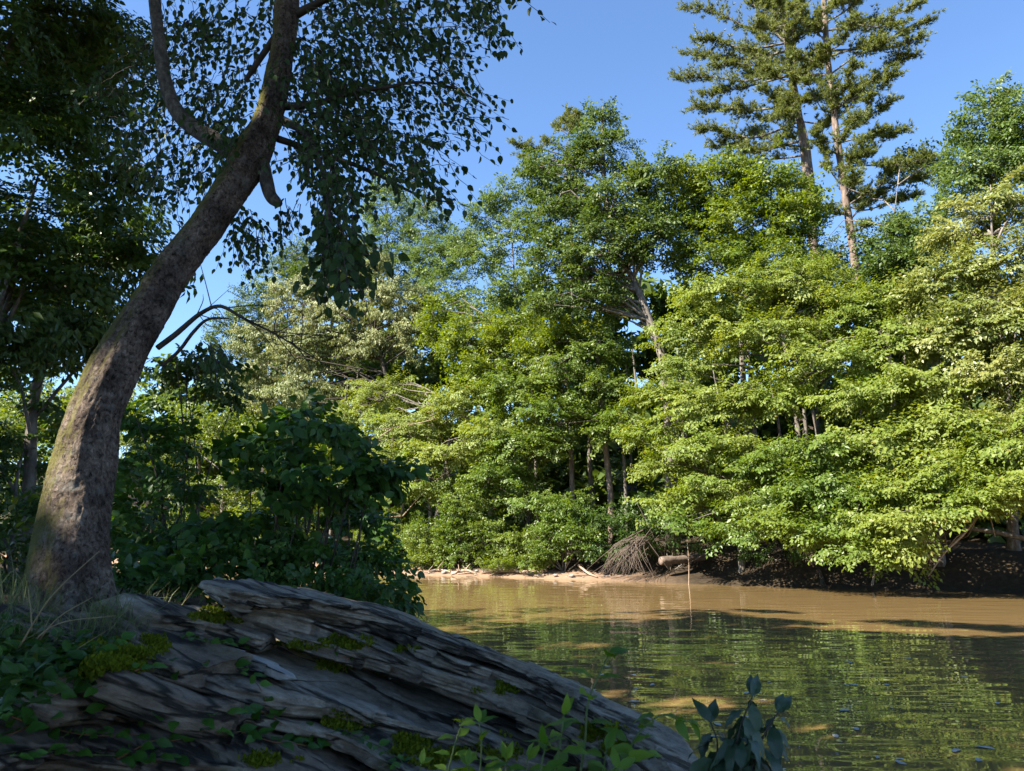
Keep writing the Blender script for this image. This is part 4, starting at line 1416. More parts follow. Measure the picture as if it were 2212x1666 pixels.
# moss on the ledge
mP, mN = [], []
for px, py, rx, ry, n in [(480, 1330, 70, 20, 1500), (755, 1388, 50, 22, 1100), (250, 1425, 95, 40, 4200), (320, 1398, 50, 20, 1200), (180, 1455, 60, 25, 1200), (640, 1395, 70, 12, 500), (710, 1440, 40, 14, 450), (740, 1560, 60, 22, 900), (1060, 1620, 60, 40, 1100),
                          (1290, 1580, 50, 20, 700), (570, 1650, 90, 22, 1000), (890, 1610, 60, 26, 700), (880, 1405, 40, 8, 200), (1090, 1490, 60, 12, 350), (950, 1640, 80, 24, 800), (1340, 1620, 50, 18, 500)]:
    for _ in range(n // 9):
        q = rng.normal(0, .5, 2)
        if q @ q > 1:
            continue
        p, nn = rock_hit(px + q[0] * rx, py + q[1] * ry)
        if nn[2] < -.1 or vnoise(p[None] * 11, 77)[0] < -.35 + .5 * (q @ q):
            continue
        m = 10
        mP.append(p + rng.normal(0, .016, (m, 3)) * np.array([1, 1, .3]))
        mN.append(np.repeat(nn[None] * .6 + np.array([[0, 0, .5]]), m, 0))
mP, mN = np.vstack(mP), np.vstack(mN)
k = 3
P_ = np.repeat(mP, k, 0) + rng.normal(0, .006, (len(mP) * k, 3))
D_ = norm(np.repeat(mN, k, 0) * .9 + np.array([0, 0, .4]) + rng.normal(0, .55, (len(P_), 3)))
V, F, T = lay_leaves('kite', P_, D_, rng.normal(size=P_.shape), rng.uniform(.010, .024, len(P_)), np.repeat(np.clip(rng.normal(.45, .25, len(mP)), 0, .9), k))
tag(obj('moss', V, F, M['moss'], None, False, T), 'yellow-green moss cushions in the hollows of the rock ledge', 'moss', None, 'stuff')

fleck = [(at(208, 890, 4.3), .42), (at(160, 985, 4.22), .42), (at(240, 830, 4.5), .2), (at(572, 222, 5.25), .34), (at(300, 640, 4.5), .08), *[(on_water(px, py), r) for px, py, r in ((1340, 1498, .26), (1440, 1514, .28), (1540, 1502, .24), (1650, 1512, .26))],
         (at(250, 330, 10), .5), (at(300, 470, 10.3), .45), (at(130, 460, 9.6), .5), (at(60, 880, 10.5), .5), (at(40, 190, 8.6), .4), (at(200, 620, 10.4), .4), (at(690, 990, 7.4), .3), (at(560, 860, 7.6), .35), (at(330, 250, 6.2), .3)]
BND = np.array([on_water(px, py)[:2] for px, py in ((840, 1250), (1000, 1263), (1150, 1278), (1300, 1292), (1450, 1310), (1600, 1342), (1800, 1372), (2000, 1388), (2212, 1375), (2400, 1370))])
bt, bs_ = BND @ TRIV, BND @ NRIV
oo = np.argsort(bt)
bt, bs_ = bt[oo], bs_[oo]


def fleck_keep(P):
    """openings in the leaves through which the sun reaches its spots on the trunk and the water"""
    k = np.ones(len(P), bool)
    for c, r in fleck:
        q = P - c
        along = q @ SUN_D
        dist = np.linalg.norm(q - along[:, None] * SUN_D, axis=1)
        k &= ~((dist < r * (1 + .3 * vnoise(P * 3, 4))) & (along > 0.05))
    return k


def sunlit_keep(P):
    """drop leaves that would shade what the sun reaches in the photograph"""
    k = fleck_keep(P)
    sh = P[:, :2] - SUN_D[None, :2] * (P[:, 2:3] / SUN_D[2])
    t, s = sh @ TRIV, sh @ NRIV
    lim = np.interp(t, bt, bs_) + .9 * vnoise(np.stack([t * .5, s * .3, s * 0], -1), 9) + .9 * vnoise(np.stack([t * 1.7, s * 1.5, s * 0], -1), 10)
    streak = (vnoise(np.stack([t * .22, s * .9, s * 0], -1), 14) > .28) & (s < lim + 8) & (t > -9)
    k &= (s < lim) | streak
    return k


# ------------------------------------------------------------------ the leaning tree
TR = [(165, 1440, 4.2, 200), (162, 1390, 4.2, 182), (156, 1320, 4.2, 164), (155, 1250, 4.22, 152), (162, 1100, 4.3, 136), (178, 1000, 4.35, 122), (203, 900, 4.42, 107), (247, 800, 4.5, 96), (301, 700, 4.6, 88), (358, 600, 4.75, 80),
      (437, 500, 4.9, 76), (505, 400, 5.05, 70), (560, 300, 5.2, 60), (593, 200, 5.3, 51), (613, 100, 5.4, 47), (622, 0, 5.5, 46), (632, -150, 5.6, 42), (650, -400, 5.8, 32)]
TW = np.array([at(px, py, Yd) for px, py, Yd, w in TR])
TRR = np.array([w / 2 / FPX * project(p)[2] for p, (_, _, _, w) in zip(TW, TR)])
BASE = np.array([TW[0][0], TW[0][1], float(ground_z(TW[0][0], TW[0][1])) - .1])
birch = thing('leaning_tree', 'big mossy-barked tree with a long leaning trunk beside the rock ledge', 'tree', BASE)
nT = 460
TC = catmull(TW, nT)
TRad = catmull(np.stack([TRR, TRR, TRR], -1), nT)[:, 0]
NS = 120
V, F = tube(TC, TRad, NS)
nb = nT * NS
G = V[:nb].reshape(nT, NS, 3)
cen = TC[:, None]
rad = norm(G - cen)
ang = np.linspace(0, 2 * np.pi, NS, endpoint=False)
u = np.cumsum(np.r_[0, np.linalg.norm(np.diff(TC, axis=0), axis=1)])
Q = np.stack([np.cos(ang)[None] * 2.6 + 0 * u[:, None], np.sin(ang)[None] * 2.6 + 0 * u[:, None], u[:, None] * 3.2 + 0 * ang[None]], -1)
fur = 1 - np.abs(fbm(Q * np.array([4.4, 4.4, 5.0]), 3, 3))
lump = fbm(Q * 0.55, 3, 8)
fl = np.exp(-u / 0.30)[:, None] * (0.10 * np.cos(5 * ang + 1.2)[None] + 0.02)
dis = 0.010 * (fur - .6) + 0.02 * lump + fl
for (px, py, amp, sig) in ((505, 485, .05, .10), (232, 1130, -.03, .06), (545, 345, .03, .10), (520, 300, .03, .1)):      # burl, scar, branch collars
    p = at(px, py, TC[int(np.argmin(np.abs(project(TC)[1] - py)))][1] - .1)
    dis = dis + amp * np.exp(-((G - p) ** 2).sum(-1) / (2 * sig * sig))
V[:nb] = (G + rad * dis[..., None]).reshape(-1, 3)
obj('trunk', V, F, M['trunk'], birch, False)


def px_limb(spec, sides=14, n=40, rough=.08, seed=1):
    W = np.array([at(px, py, Yd) for px, py, Yd, w in spec])
    r = np.array([w / 2 / FPX * project(p)[2] for p, (_, _, _, w) in zip(W, spec)])
    C = catmull(W, n)
    rr = catmull(np.stack([r, r, r], -1), n)[:, 0]
    V, F = tube(C, rr, sides)
    V = V + rough * np.mean(r) * np.stack([fbm(V * 14, 2, seed), fbm(V * 14, 2, seed + 1), fbm(V * 14, 2, seed + 2)], -1)
    return V, F, C


def limb_part(name, spec, mat='limbbark', label=None, **kw):
    V, F, C = px_limb(spec, **kw)
    o = obj(name, V, F, M[mat], birch)
    if label:
        o['label'] = label
    return C


C_left = limb_part('limb', [(520, 330, 5.12, 46), (440, 290, 5.2, 37), (385, 245, 5.25, 33), (358, 180, 5.3, 29), (346, 100, 5.35, 26), (334, 0, 5.4, 24), (328, -120, 5.5, 20)], label='big limb curving up from the side of the leaning trunk')
limb_part('limb', [(560, 330, 5.15, 34), (573, 380, 5.1, 30), (583, 420, 5.08, 27), (598, 436, 5.06, 22), (606, 440, 5.05, 12)], label='broken dark stub curving down below the trunk')
C_r1 = limb_part('branch', [(615, 230, 5.35, 18), (680, 225, 5.2, 14), (760, 200, 5.1, 11), (840, 188, 5.0, 8), (900, 178, 4.95, 6), (980, 190, 4.9, 4), (1050, 230, 4.85, 3)], 'twig')
C_r2 = limb_part('branch', [(625, 40, 5.5, 20), (700, 0, 5.3, 15), (800, -40, 5.1, 11), (950, -50, 5.0, 8), (1080, 0, 4.9, 4)], 'twig')
C_r3 = limb_part('branch', [(608, 260, 5.3, 22), (660, 290, 5.0, 15), (700, 380, 4.8, 11), (715, 500, 4.6, 8), (735, 640, 4.5, 4)], 'twig')
C_l2 = limb_part('branch', [(530, 175, 5.6, 10), (560, 130, 5.55, 13), (595, 80, 5.48, 16)], 'twig')
C_r4 = limb_part('branch', [(600, 300, 5.3, 16), (690, 330, 5.3, 12), (800, 370, 5.2, 9), (900, 420, 5.1, 5), (980, 440, 5.0, 3)], 'twig')

# twigs and leaves: every strand is a hanging twig with leaves on alternate sides
bP, bD, bN, bS = [], [], [], []
twigs = []


def strand(px, py, Yd, dx, dy, L, size=17, step=12, droop=0.25, fill=1.0):
    n = max(3, int(L / step))
    f = np.linspace(0, 1, n)
    X = px + dx * L * f + rng.normal(0, 2, n)
    Yy = py + dy * L * f + droop * L * f * f + rng.normal(0, 2, n)
    Z = Yd + rng.normal(0, .35) * f
    pts = np.array([at(a, b, c) for a, b, c in zip(X, Yy, Z)])
    twigs.append(tube(pts, np.linspace(.0035, .0015, n), 4, False))
    k = rng.random(n) < fill
    T = norm(np.gradient(pts, axis=0))
    sgn = np.where(np.arange(n) % 2, 1, -1)[:, None]
    lat = norm(np.cross(T, rng.normal(size=(n, 3)) * .4 + np.array([0, 1, 0]))) * sgn
    D = T * .5 + lat * .55 + np.array([0, 0, -.75]) + rng.normal(0, .25, (n, 3))
    Nn = np.array([0, -.55, .35]) + rng.normal(0, .6, (n, 3))
    fz = project(pts)[2]
    S = size / FPX * fz * rng.uniform(.7, 1.25, n)
    bP.append(pts[k] + lat[k] * .01); bD.append(D[k]); bN.append(Nn[k]); bS.append(S[k])


def fill(n, poly, Yr, dirs, Lr, size=17, step=12, fillp=1.0, droop=.25, dens=None):
    poly = np.array(poly, float)
    x0, y0 = poly.min(0); x1, y1 = poly.max(0)
    c = 0
    while c < n:
        p = np.array([rng.uniform(x0, x1), rng.uniform(y0, y1)])
        ins = False
        for i in range(len(poly)):
            a, b = poly[i], poly[i - 1]
            if (a[1] > p[1]) != (b[1] > p[1]) and p[0] < (b[0] - a[0]) * (p[1] - a[1]) / (b[1] - a[1]) + a[0]:
                ins = not ins
        if not ins or (dens is not None and rng.random() > dens(*p)):
            continue
        d = np.array(dirs) + rng.normal(0, .5, 2)
        d = d / np.linalg.norm(d)
        strand(p[0], p[1], rng.uniform(*Yr), d[0], d[1], rng.uniform(*Lr), size * rng.uniform(.85, 1.15), step, droop, fillp)
        c += 1


# right-hand curtain, thinning towards its tips
fill(330, [(640, -60), (1060, -60), (1010, 100), (960, 250), (880, 330), (620, 330)], (4.6, 6.4), (.8, .3), (60, 150), 14, 9.5, .85, .12, lambda x, y: 1.15 - .75 * (x - 640) / 420)
fill(120, [(620, 60), (760, 80), (800, 330), (700, 430), (620, 380)], (4.8, 6.6), (.6, .5), (50, 120), 15, 9)
fill(60, [(760, -60), (1080, -60), (1085, 20), (900, 90), (760, 60)], (4.5, 5.6), (.7, .6), (50, 120), 18, 11)
fill(16, [(900, 180), (990, 200), (990, 300), (900, 330)], (4.6, 5.4), (.8, .45), (90, 150), 17, 14, .75)
fill(26, [(780, 320), (900, 330), (930, 380), (840, 400)], (4.7, 5.4), (.75, .55), (60, 120), 18, 12, .9)
fill(46, [(585, 110), (680, 90), (690, 330), (575, 340), (600, 230)], (4.7, 5.15), (.5, .5), (40, 90), 14, 9, .95, .15)
fill(30, [(470, 210), (540, 160), (560, 260), (480, 320), (420, 280)], (4.7, 5.1), (-.3, .5), (40, 80), 14, 9, .95, .15)
# hanging cluster in front of the pale olive tree
fill(64, [(660, 300), (760, 330), (770, 470), (700, 520), (660, 420)], (4.3, 5.2), (.15, 1), (50, 110), 17, 9.5)
fill(46, [(680, 450), (760, 480), (765, 560), (700, 580)], (4.1, 4.7), (.2, 1), (60, 115), 24, 12)
for (x, y, dx, dy, L) in ((740, 520, .9, .15, 130), (760, 540, .95, .3, 110), (770, 530, .85, .45, 90)):
    strand(x, y, 4.2, dx, dy, L, 30, 16, .1)
# leaves left of the trunk and across the left limb
fill(230, [(240, 100), (560, -40), (600, 60), (560, 200), (480, 330), (400, 380), (270, 300), (230, 220)], (5.3, 7.5), (-.5, .45), (50, 120), 14, 9, .9, .15)
fill(60, [(260, 250), (480, 320), (470, 400), (360, 420), (270, 350)], (5.2, 6.4), (-.3, .9), (40, 90), 15, 10, .85)
fill(36, [(330, -60), (600, -60), (590, 60), (340, 60)], (5.2, 7.0), (-.2, .9), (60, 120), 15, 10, .9)
# below the trunk on its right side
fill(34, [(520, 440), (580, 470), (560, 540), (480, 540)], (5.2, 6.4), (.35, .8), (40, 90), 14, 9, .9)
fill(14, [(600, 420), (650, 430), (640, 480), (600, 470)], (4.8, 5.4), (.2, .9), (30, 80), 16, 11, .9)
# leaves round the dead branch
fill(26, [(410, 735), (490, 745), (480, 790), (420, 780)], (4.9, 6), (.4, .6), (30, 70), 18, 12, .9)
bP, bD, bN, bS = np.vstack(bP), np.vstack(bD), np.vstack(bN), np.concatenate(bS)
kb = fleck_keep(bP)
bP, bD, bN, bS = bP[kb], bD[kb], bN[kb], bS[kb]
fx, fy, fz = project(bP)
inv = (fx > 0) & (fx < 2212) & (fy > 0) & (fy < 1666)
show = np.where(inv, bS / fz, 0)
order = np.argsort(-show)
big, rest = order[:300], order[300:]
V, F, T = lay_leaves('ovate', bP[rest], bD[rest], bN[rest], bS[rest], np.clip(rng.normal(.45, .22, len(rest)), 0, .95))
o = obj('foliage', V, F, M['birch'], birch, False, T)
o['kind'] = 'stuff'
V, F = merge(twigs)
o = obj('twig', V, F, M['twig'], birch, False)
o['kind'] = 'stuff'


def leaf_mesh(name, width, mat, curl=.25, fold=.12, nx=8, ny=5, wav=.03, seed=0, shape='ovate'):
    """one leaf 1 unit long along x with a folded midrib, wavy margin and a short stalk"""
    r = np.random.default_rng(seed)
    u = np.linspace(0, 1, nx)
    if shape == 'ovate':
        w = np.sin(np.pi * np.clip(u, 0, 1) ** 0.72) ** 0.9
    elif shape == 'round':
        w = np.sin(np.pi * np.clip(u, 0, 1) ** 0.85) ** 0.62
    else:
        w = np.sin(np.pi * np.clip(u, 0, 1) ** 0.8) ** 1.1
    w = np.maximum(w, 0.015) * width / 2
    v = np.linspace(-1, 1, ny)
    U, Vv = np.meshgrid(u, v, indexing='ij')
    x = U
    y = Vv * w[:, None]
    z = -curl * U ** 2 + fold * np.abs(y) + wav * np.sin(U * 17 + r.uniform(0, 6)) * np.abs(Vv) + r.normal(0, .008, U.shape)
    V = np.stack([x, y, z], -1).reshape(-1, 3)
    i, j = np.meshgrid(np.arange(nx - 1), np.arange(ny - 1), indexing='ij')
    q = (i * ny + j).ravel()
    F = np.stack([q, q + ny, q + ny + 1, q + 1], -1)
    a = np.array([[-.18, .012, .02], [-.18, -.012, .02], [.02, -.014, 0], [.02, .014, 0]])
    F = np.vstack([F, [[len(V), len(V) + 1, len(V) + 2, len(V) + 3]]])
    return raw_mesh(name, np.vstack([V, a]), F, mat, True)


def put_leaf(mesh, parent, p, d, n, size, name='leaf'):
    d = np.asarray(d, float) / np.linalg.norm(d)
    b = np.cross(n, d)
    b = b / max(np.linalg.norm(b), 1e-6)
    n = np.cross(d, b)
    o = bpy.data.objects.new(name, mesh)
    COL.objects.link(o)
    o.parent = parent
    l = np.asarray(p) - WLOC[parent.name]
    o.matrix_local = Matrix(((d[0] * size, b[0] * size, n[0] * size, l[0]), (d[1] * size, b[1] * size, n[1] * size, l[1]), (d[2] * size, b[2] * size, n[2] * size, l[2]), (0, 0, 0, 1)))
    return o


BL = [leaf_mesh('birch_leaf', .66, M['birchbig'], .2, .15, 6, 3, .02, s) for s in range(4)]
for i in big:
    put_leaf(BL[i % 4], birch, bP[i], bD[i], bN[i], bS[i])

# the dead branch in front of the sky
W0 = [(340, 752, 4.62, 13), (380, 722, 4.6, 12), (430, 680, 4.55, 10), (475, 662, 4.5, 8), (530, 690, 4.45, 6), (600, 725, 4.4, 4), (690, 780, 4.35, 2)]
C = limb_part('dead_branch', W0, 'twig', 'bare dead branch sticking out of the trunk against the sky', sides=8)
limb_part('dead_branch', [(350, 790, 4.6, 8), (385, 760, 4.6, 8), (420, 715, 4.56, 8), (450, 690, 4.5, 6), (495, 688, 4.5, 3)], 'twig', 'shorter dead branch below the bare one on the trunk', sides=8)
for k in range(26):
    i = rng.integers(8, 39)
    px, py, _ = project(C[i])
    a = rng.uniform(-1.9, .4) if k % 3 else rng.uniform(.2, 1.0)
    L = rng.uniform(30, 130)
    spec = [(px, py, C[i][1], 2.6), (px + L * .5 * math.cos(a) + rng.normal(0, 6), py + L * .5 * math.sin(a) + rng.normal(0, 6), C[i][1] - .05, 2.0), (px + L * math.cos(a), py + L * math.sin(a) + rng.normal(0, 10), C[i][1] + rng.normal(0, .15), 1.0)]
    limb_part('dead_twig', spec, 'twig', sides=4, n=8, rough=0)

# ------------------------------------------------------------------ shade trees of the near bank
def offscreen(P):
    x, y, f = project(P)
    return sunlit_keep(P) & ~((f > 0) & (x > 300) & (x < 2260) & (y > -40) & (y < 1700))


shade = [((-6, -4), [(-5, 2, 15), (-9, -2, 14), (-4, -4, 15), (0, 4.5, 11.5), (4, 1.5, 11.5), (-3, 6.5, 12)], 'tall shade tree standing behind the ledge, its crown over the river'),
         ((-14.5, -1), [(-13, -4, 14), (-16, 1, 13), (-11, -8, 14)], 'tall shade tree on the slope behind the leaning trunk'),
         ((-12, 5), [(-11, 4, 14), (-15, 8, 13), (-8, 8, 15)], 'tall shade tree beside the path of the near bank'),
         ((-2, -9), [(-4, -10, 14), (1, -7, 14), (-8, -12, 13), (2, -2, 16)], 'tall shade tree downstream of the ledge'),
         ((-20, -6), [(-20, -5, 12), (-21, 3, 12)], 'tall shade tree farther up the near slope')]
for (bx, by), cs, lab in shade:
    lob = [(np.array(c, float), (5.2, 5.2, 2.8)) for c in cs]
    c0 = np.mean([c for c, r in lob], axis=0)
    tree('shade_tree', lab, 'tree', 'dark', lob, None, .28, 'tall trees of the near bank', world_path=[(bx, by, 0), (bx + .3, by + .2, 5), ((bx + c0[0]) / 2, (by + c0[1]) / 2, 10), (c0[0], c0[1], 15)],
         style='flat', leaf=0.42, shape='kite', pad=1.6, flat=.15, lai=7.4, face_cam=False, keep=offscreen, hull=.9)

# ------------------------------------------------------------------ dark trees at the left
def near_tree(label, spec, foot, r0, name='shaded_tree', mat='dark', **kw):
    lob = px_lobes(spec, 0.9, 'y')
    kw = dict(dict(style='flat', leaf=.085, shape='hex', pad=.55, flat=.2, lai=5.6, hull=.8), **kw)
    return tree(name, label, 'tree', mat, lob, foot, r0, 'shaded trees at the left edge', at_=at, s=10.0, keep=sunlit_keep, **kw)


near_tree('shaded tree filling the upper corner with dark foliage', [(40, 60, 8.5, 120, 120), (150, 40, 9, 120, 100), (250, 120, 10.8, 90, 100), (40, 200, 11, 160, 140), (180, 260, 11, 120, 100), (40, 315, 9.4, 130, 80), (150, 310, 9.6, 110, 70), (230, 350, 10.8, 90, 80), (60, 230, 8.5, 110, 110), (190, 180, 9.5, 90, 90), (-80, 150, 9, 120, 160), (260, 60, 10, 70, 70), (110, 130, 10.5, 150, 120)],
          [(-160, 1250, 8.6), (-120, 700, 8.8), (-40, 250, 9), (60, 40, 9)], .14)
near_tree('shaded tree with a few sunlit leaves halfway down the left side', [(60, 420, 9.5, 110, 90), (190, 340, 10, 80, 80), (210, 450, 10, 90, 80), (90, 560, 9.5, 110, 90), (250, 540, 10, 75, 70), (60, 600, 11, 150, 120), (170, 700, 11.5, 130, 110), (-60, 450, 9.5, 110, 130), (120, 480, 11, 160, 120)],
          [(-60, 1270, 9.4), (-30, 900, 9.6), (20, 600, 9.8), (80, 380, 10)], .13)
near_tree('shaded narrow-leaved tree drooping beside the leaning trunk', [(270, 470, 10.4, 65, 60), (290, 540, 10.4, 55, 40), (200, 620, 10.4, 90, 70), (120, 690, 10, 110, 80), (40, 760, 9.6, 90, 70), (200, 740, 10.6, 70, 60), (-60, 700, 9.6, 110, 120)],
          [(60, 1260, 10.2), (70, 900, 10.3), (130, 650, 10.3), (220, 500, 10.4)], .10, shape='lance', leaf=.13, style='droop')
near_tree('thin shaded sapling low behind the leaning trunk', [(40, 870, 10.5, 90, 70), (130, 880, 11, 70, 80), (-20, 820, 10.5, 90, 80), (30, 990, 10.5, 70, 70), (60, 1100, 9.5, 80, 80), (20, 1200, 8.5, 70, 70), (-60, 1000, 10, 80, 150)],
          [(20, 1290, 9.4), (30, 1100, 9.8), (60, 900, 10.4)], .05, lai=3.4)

# ------------------------------------------------------------------ shaded shrubs behind the ledge
G_SH = 'shaded shrubs behind the ledge'
M['shrubbig'] = leaf_mat('shrub_broad_leaf', (0.028, 0.078, 0.014), (0.06, 0.13, 0.022), None, 0.36, 0.45, 0.35, big=True)
SHL = [leaf_mesh('shrub_leaf', .62, M['shrubbig'], .25, .15, 6, 3, .02, s) for s in range(4)]


def shrub(label, spec, mat='shrub', leaf=.09, lai=2.9, shape='hex', style='flat', pad=.36, foot=None, n_big=0, **kw):
    lob = px_lobes(spec, 1.0, 'y')
    c = np.mean([l[0] for l in lob], axis=0)
    if foot is not None:
        c = at(*foot)
    b = np.array([c[0], c[1], max(float(ground_z(c[0], c[1])), 0) - .05])
    root = thing('shrub', label, 'shrub', b, G_SH)
    LP, LD, LN, LS, LT = crown(lob, style=style, leaf=leaf, shape=shape, lai=lai, pad=pad, flat=kw.pop('flat', .2), keep=sunlit_keep, hull=.8, raw=True, **kw)
    if n_big:
        fx, fy, fz = project(LP)
        o_ = np.argsort(-np.where((fx > 0) & (fx < 2212) & (fy > 0) & (fy < 1400), LS / fz * (1 + .3 * (fz < np.median(fz))), 0))
        for i in o_[:n_big]:
            put_leaf(SHL[i % 4], root, LP[i], LD[i], LN[i], LS[i])
        LP, LD, LN, LS, LT = (a[o_[n_big:]] for a in (LP, LD, LN, LS, LT))
    V, F, T = lay_leaves(shape, LP, LD, LN, LS, LT)
    st = []
    for l in lob:
        for _ in range(2):
            e = l[0] + rng.normal(0, .45, 3) * l[1]
            p0 = b + np.array([rng.normal(0, .2), rng.normal(0, .15), 0])
            st.append(tube(catmull([p0, (p0 + e) / 2 + rng.normal(0, .1, 3), e], 7), np.linspace(.016, .005, 7), 5, False))
    V2, F2 = merge(st)
    obj('stem', V2, F2, M['twig'], root)
    obj('foliage', V, F, M[mat], root, False, T)['kind'] = 'stuff'
    return root


shrub('shaded shrub directly behind the leaning trunk', [(310, 900, 9, 60, 40), (390, 940, 9, 70, 50), (320, 1000, 8.5, 80, 80), (420, 1040, 8.5, 80, 70), (310, 1130, 7.8, 80, 70), (400, 1180, 7.4, 90, 60), (290, 1240, 6.8, 60, 50)], n_big=200, foot=(330, 1290, 7.2))
shrub('big-leaved shaded shrub with shoots standing above the others', [(600, 960, 7.6, 90, 40), (690, 985, 7.4, 90, 44), (550, 1040, 7.8, 100, 55), (660, 1070, 7.4, 110, 55), (760, 1040, 7.2, 70, 40), (820, 1010, 7.1, 50, 24), (530, 1130, 7.6, 100, 55), (650, 895, 7.6, 34, 26), (720, 930, 7.3, 40, 20)], leaf=.115, lai=1.9, n_big=300, pad=.34, shape='ovate', foot=(640, 1290, 7.6), mat='shrub')
shrub('shaded shrub trailing its twigs over the water', [(720, 1120, 8.6, 80, 60), (765, 1190, 8.4, 70, 55), (690, 1190, 8.2, 90, 60), (780, 1250, 8, 60, 40), (830, 1280, 7.8, 60, 22), (800, 1120, 8.8, 50, 50), (820, 1200, 8.3, 50, 50)], leaf=.085, n_big=150, pad=.28, foot=(720, 1310, 8.3))
shrub('low leafy shrub along the top edge of the rock ledge', [(450, 1180, 7, 80, 50), (540, 1200, 6.9, 80, 45), (620, 1200, 7, 80, 55), (680, 1255, 6.8, 70, 35), (400, 1245, 6.6, 60, 30), (580, 1250, 6.7, 80, 30), (770, 1280, 7, 50, 22)], leaf=.085, lai=3.0, style='tuft', n_big=250, foot=(560, 1290, 7))
shrub('undergrowth bush far behind the leaning trunk at the frame edge', [(20, 1150, 13, 110, 70), (110, 1120, 14, 80, 70), (30, 1240, 11, 110, 60), (-60, 1180, 12, 90, 80), (60, 1060, 15, 100, 60)], leaf=.11, lai=2.6, pad=.5, shape='kite', foot=(20, 1270, 12), mat='dark')
shrub('undergrowth bush between the leaning trunk and the big-leaved shrub', [(270, 1120, 14, 80, 60), (360, 1150, 14, 90, 60), (290, 1200, 12, 90, 50), (420, 1210, 12, 90, 50), (250, 1010, 15, 80, 70), (350, 1040, 16, 80, 60)], leaf=.11, lai=2.6, pad=.5, shape='kite', foot=(320, 1260, 13), mat='dark')
shrub('undergrowth bush deep behind the shrub that trails over the water', [(560, 1190, 13, 100, 60), (660, 1180, 13, 90, 60), (760, 1190, 13, 60, 50), (600, 1110, 14, 90, 60), (480, 1160, 14, 80, 60)], leaf=.11, lai=2.2, pad=.5, shape='kite', foot=(620, 1260, 13), mat='dark')
shrub('thin shaded tree crown hanging beside the dead branch', [(430, 780, 9.5, 60, 40), (480, 830, 9.5, 70, 45), (380, 800, 9.5, 50, 40)], leaf=.08, lai=1.1, foot=(400, 1280, 9.3), mat='dark')

# ------------------------------------------------------------------ grass, ground plants
gP, gD, gS = [], [], []
for px, py, rx, ry, n in ((250, 1370, 45, 30, 500), (200, 1400, 70, 20, 350), (30, 1340, 60, 60, 260), (60, 1420, 80, 25, 260), (330, 1330, 40, 15, 160)):
    for _ in range(n):
        q = R(px + rng.normal(0, rx * .6), py + rng.normal(0, ry * .6), -.02)
        q[2] = max(q[2] - .03, float(ground_z(q[0], q[1])) - .02)
        gP.append(q)
gP = np.array(gP)
n = len(gP)
D = norm(np.array([0, 0, 1.0]) + rng.normal(0, .35, (n, 3)))
B = norm(np.cross(D, rng.normal(size=(n, 3))))
L = rng.uniform(.10, .28, n)[:, None]
w = .0022
bend = rng.normal(0, .5, (n, 3)) * L * .4
bend[:, 2] -= .25 * L[:, 0]
m1 = gP + D * L * .55
tip = gP + D * L + bend
V = np.stack([gP - B * w, gP + B * w, m1 + B * w * .8, m1 - B * w * .8, tip], 1).reshape(-1, 3)
i5 = np.arange(n)[:, None] * 5
F4 = i5 + np.array([[0, 1, 2, 3]])
F3 = i5 + np.array([[3, 2, 4]])
t = rng.random(n)
tag(obj('grass', V, [F4, F3], M['grass'], None, False, np.r_[t, t]), 'thin grass at the foot of the leaning trunk', 'grass', None, 'stuff')
# dense low leaves in the corner
gl = []
for px, py, rx, ry, n in ((70, 1440, 110, 40, 420), (40, 1500, 70, 40, 200), (180, 1440, 60, 30, 120), (20, 1390, 60, 25, 140)):
    for _ in range(n):
        q = R(px + rng.normal(0, rx * .55), py + rng.normal(0, ry * .55), 0.0)
        q[2] = max(q[2], float(ground_z(q[0], q[1]))) + rng.uniform(0, .08)
        gl.append(q)
gl = np.array(gl)
n = len(gl)
V, F, T = lay_leaves('ovate', gl, rng.normal(size=(n, 3)) * np.array([1, 1, .3]), np.array([0, -.35, .9]) + rng.normal(0, .35, (n, 3)), rng.uniform(.03, .065, n))
tag(obj('ground_cover', V, F, M['shrub'], None, False, T), 'low ivy-like leaves covering the soil in front of the leaning trunk', 'ground cover', None, 'stuff')
pebble('white_stone', 'small white stone at the left frame edge by the trunk', 'stone', R(14, 1394, .0), (.05, .04, .025), M['whitestone'], None, 31)
for lab, pts in (('long dry grass stalk leaning across the foot of the trunk', [(60, 1420, 2.9), (120, 1340, 2.85), (200, 1290, 2.8)]),
                 ('upper dry grass stalk crossing the trunk', [(40, 1400, 2.7), (110, 1290, 2.65), (215, 1190, 2.6)]),
                 ('bare thin twig bent over the grass by the trunk', [(40, 1420, 2.8), (120, 1350, 2.75), (250, 1330, 2.7)]),
                 ('upright dry stalk near the left frame edge', [(66, 1420, 2.9), (68, 1340, 2.9), (60, 1270, 2.9)])):
    W = [at(*p) for p in pts]
    root = thing('dry_stalk', lab, 'stalk', W[0], 'dry stalks by the trunk')
    V, F = limb_mesh(W, .0035, .0012, 14, 5)
    obj('stem', V, F, M['dry'], root)

# ------------------------------------------------------------------ vines and plants in front
VL = [leaf_mesh('vine_leaf', .62, M['vineleaf'], .28, .16, 8, 5, .03, s, 'ovate') for s in range(5)]
PL = [leaf_mesh('plant_leaf', .46, M['bigleaf'], .40, .18, 9, 5, .03, s, 'lance') for s in range(5)]
DL = [leaf_mesh('dark_leaf', .44, M['darkbig'], .45, .2, 9, 5, .04, s, 'lance') for s in range(5)]
G_V = 'vines creeping over the ledge'


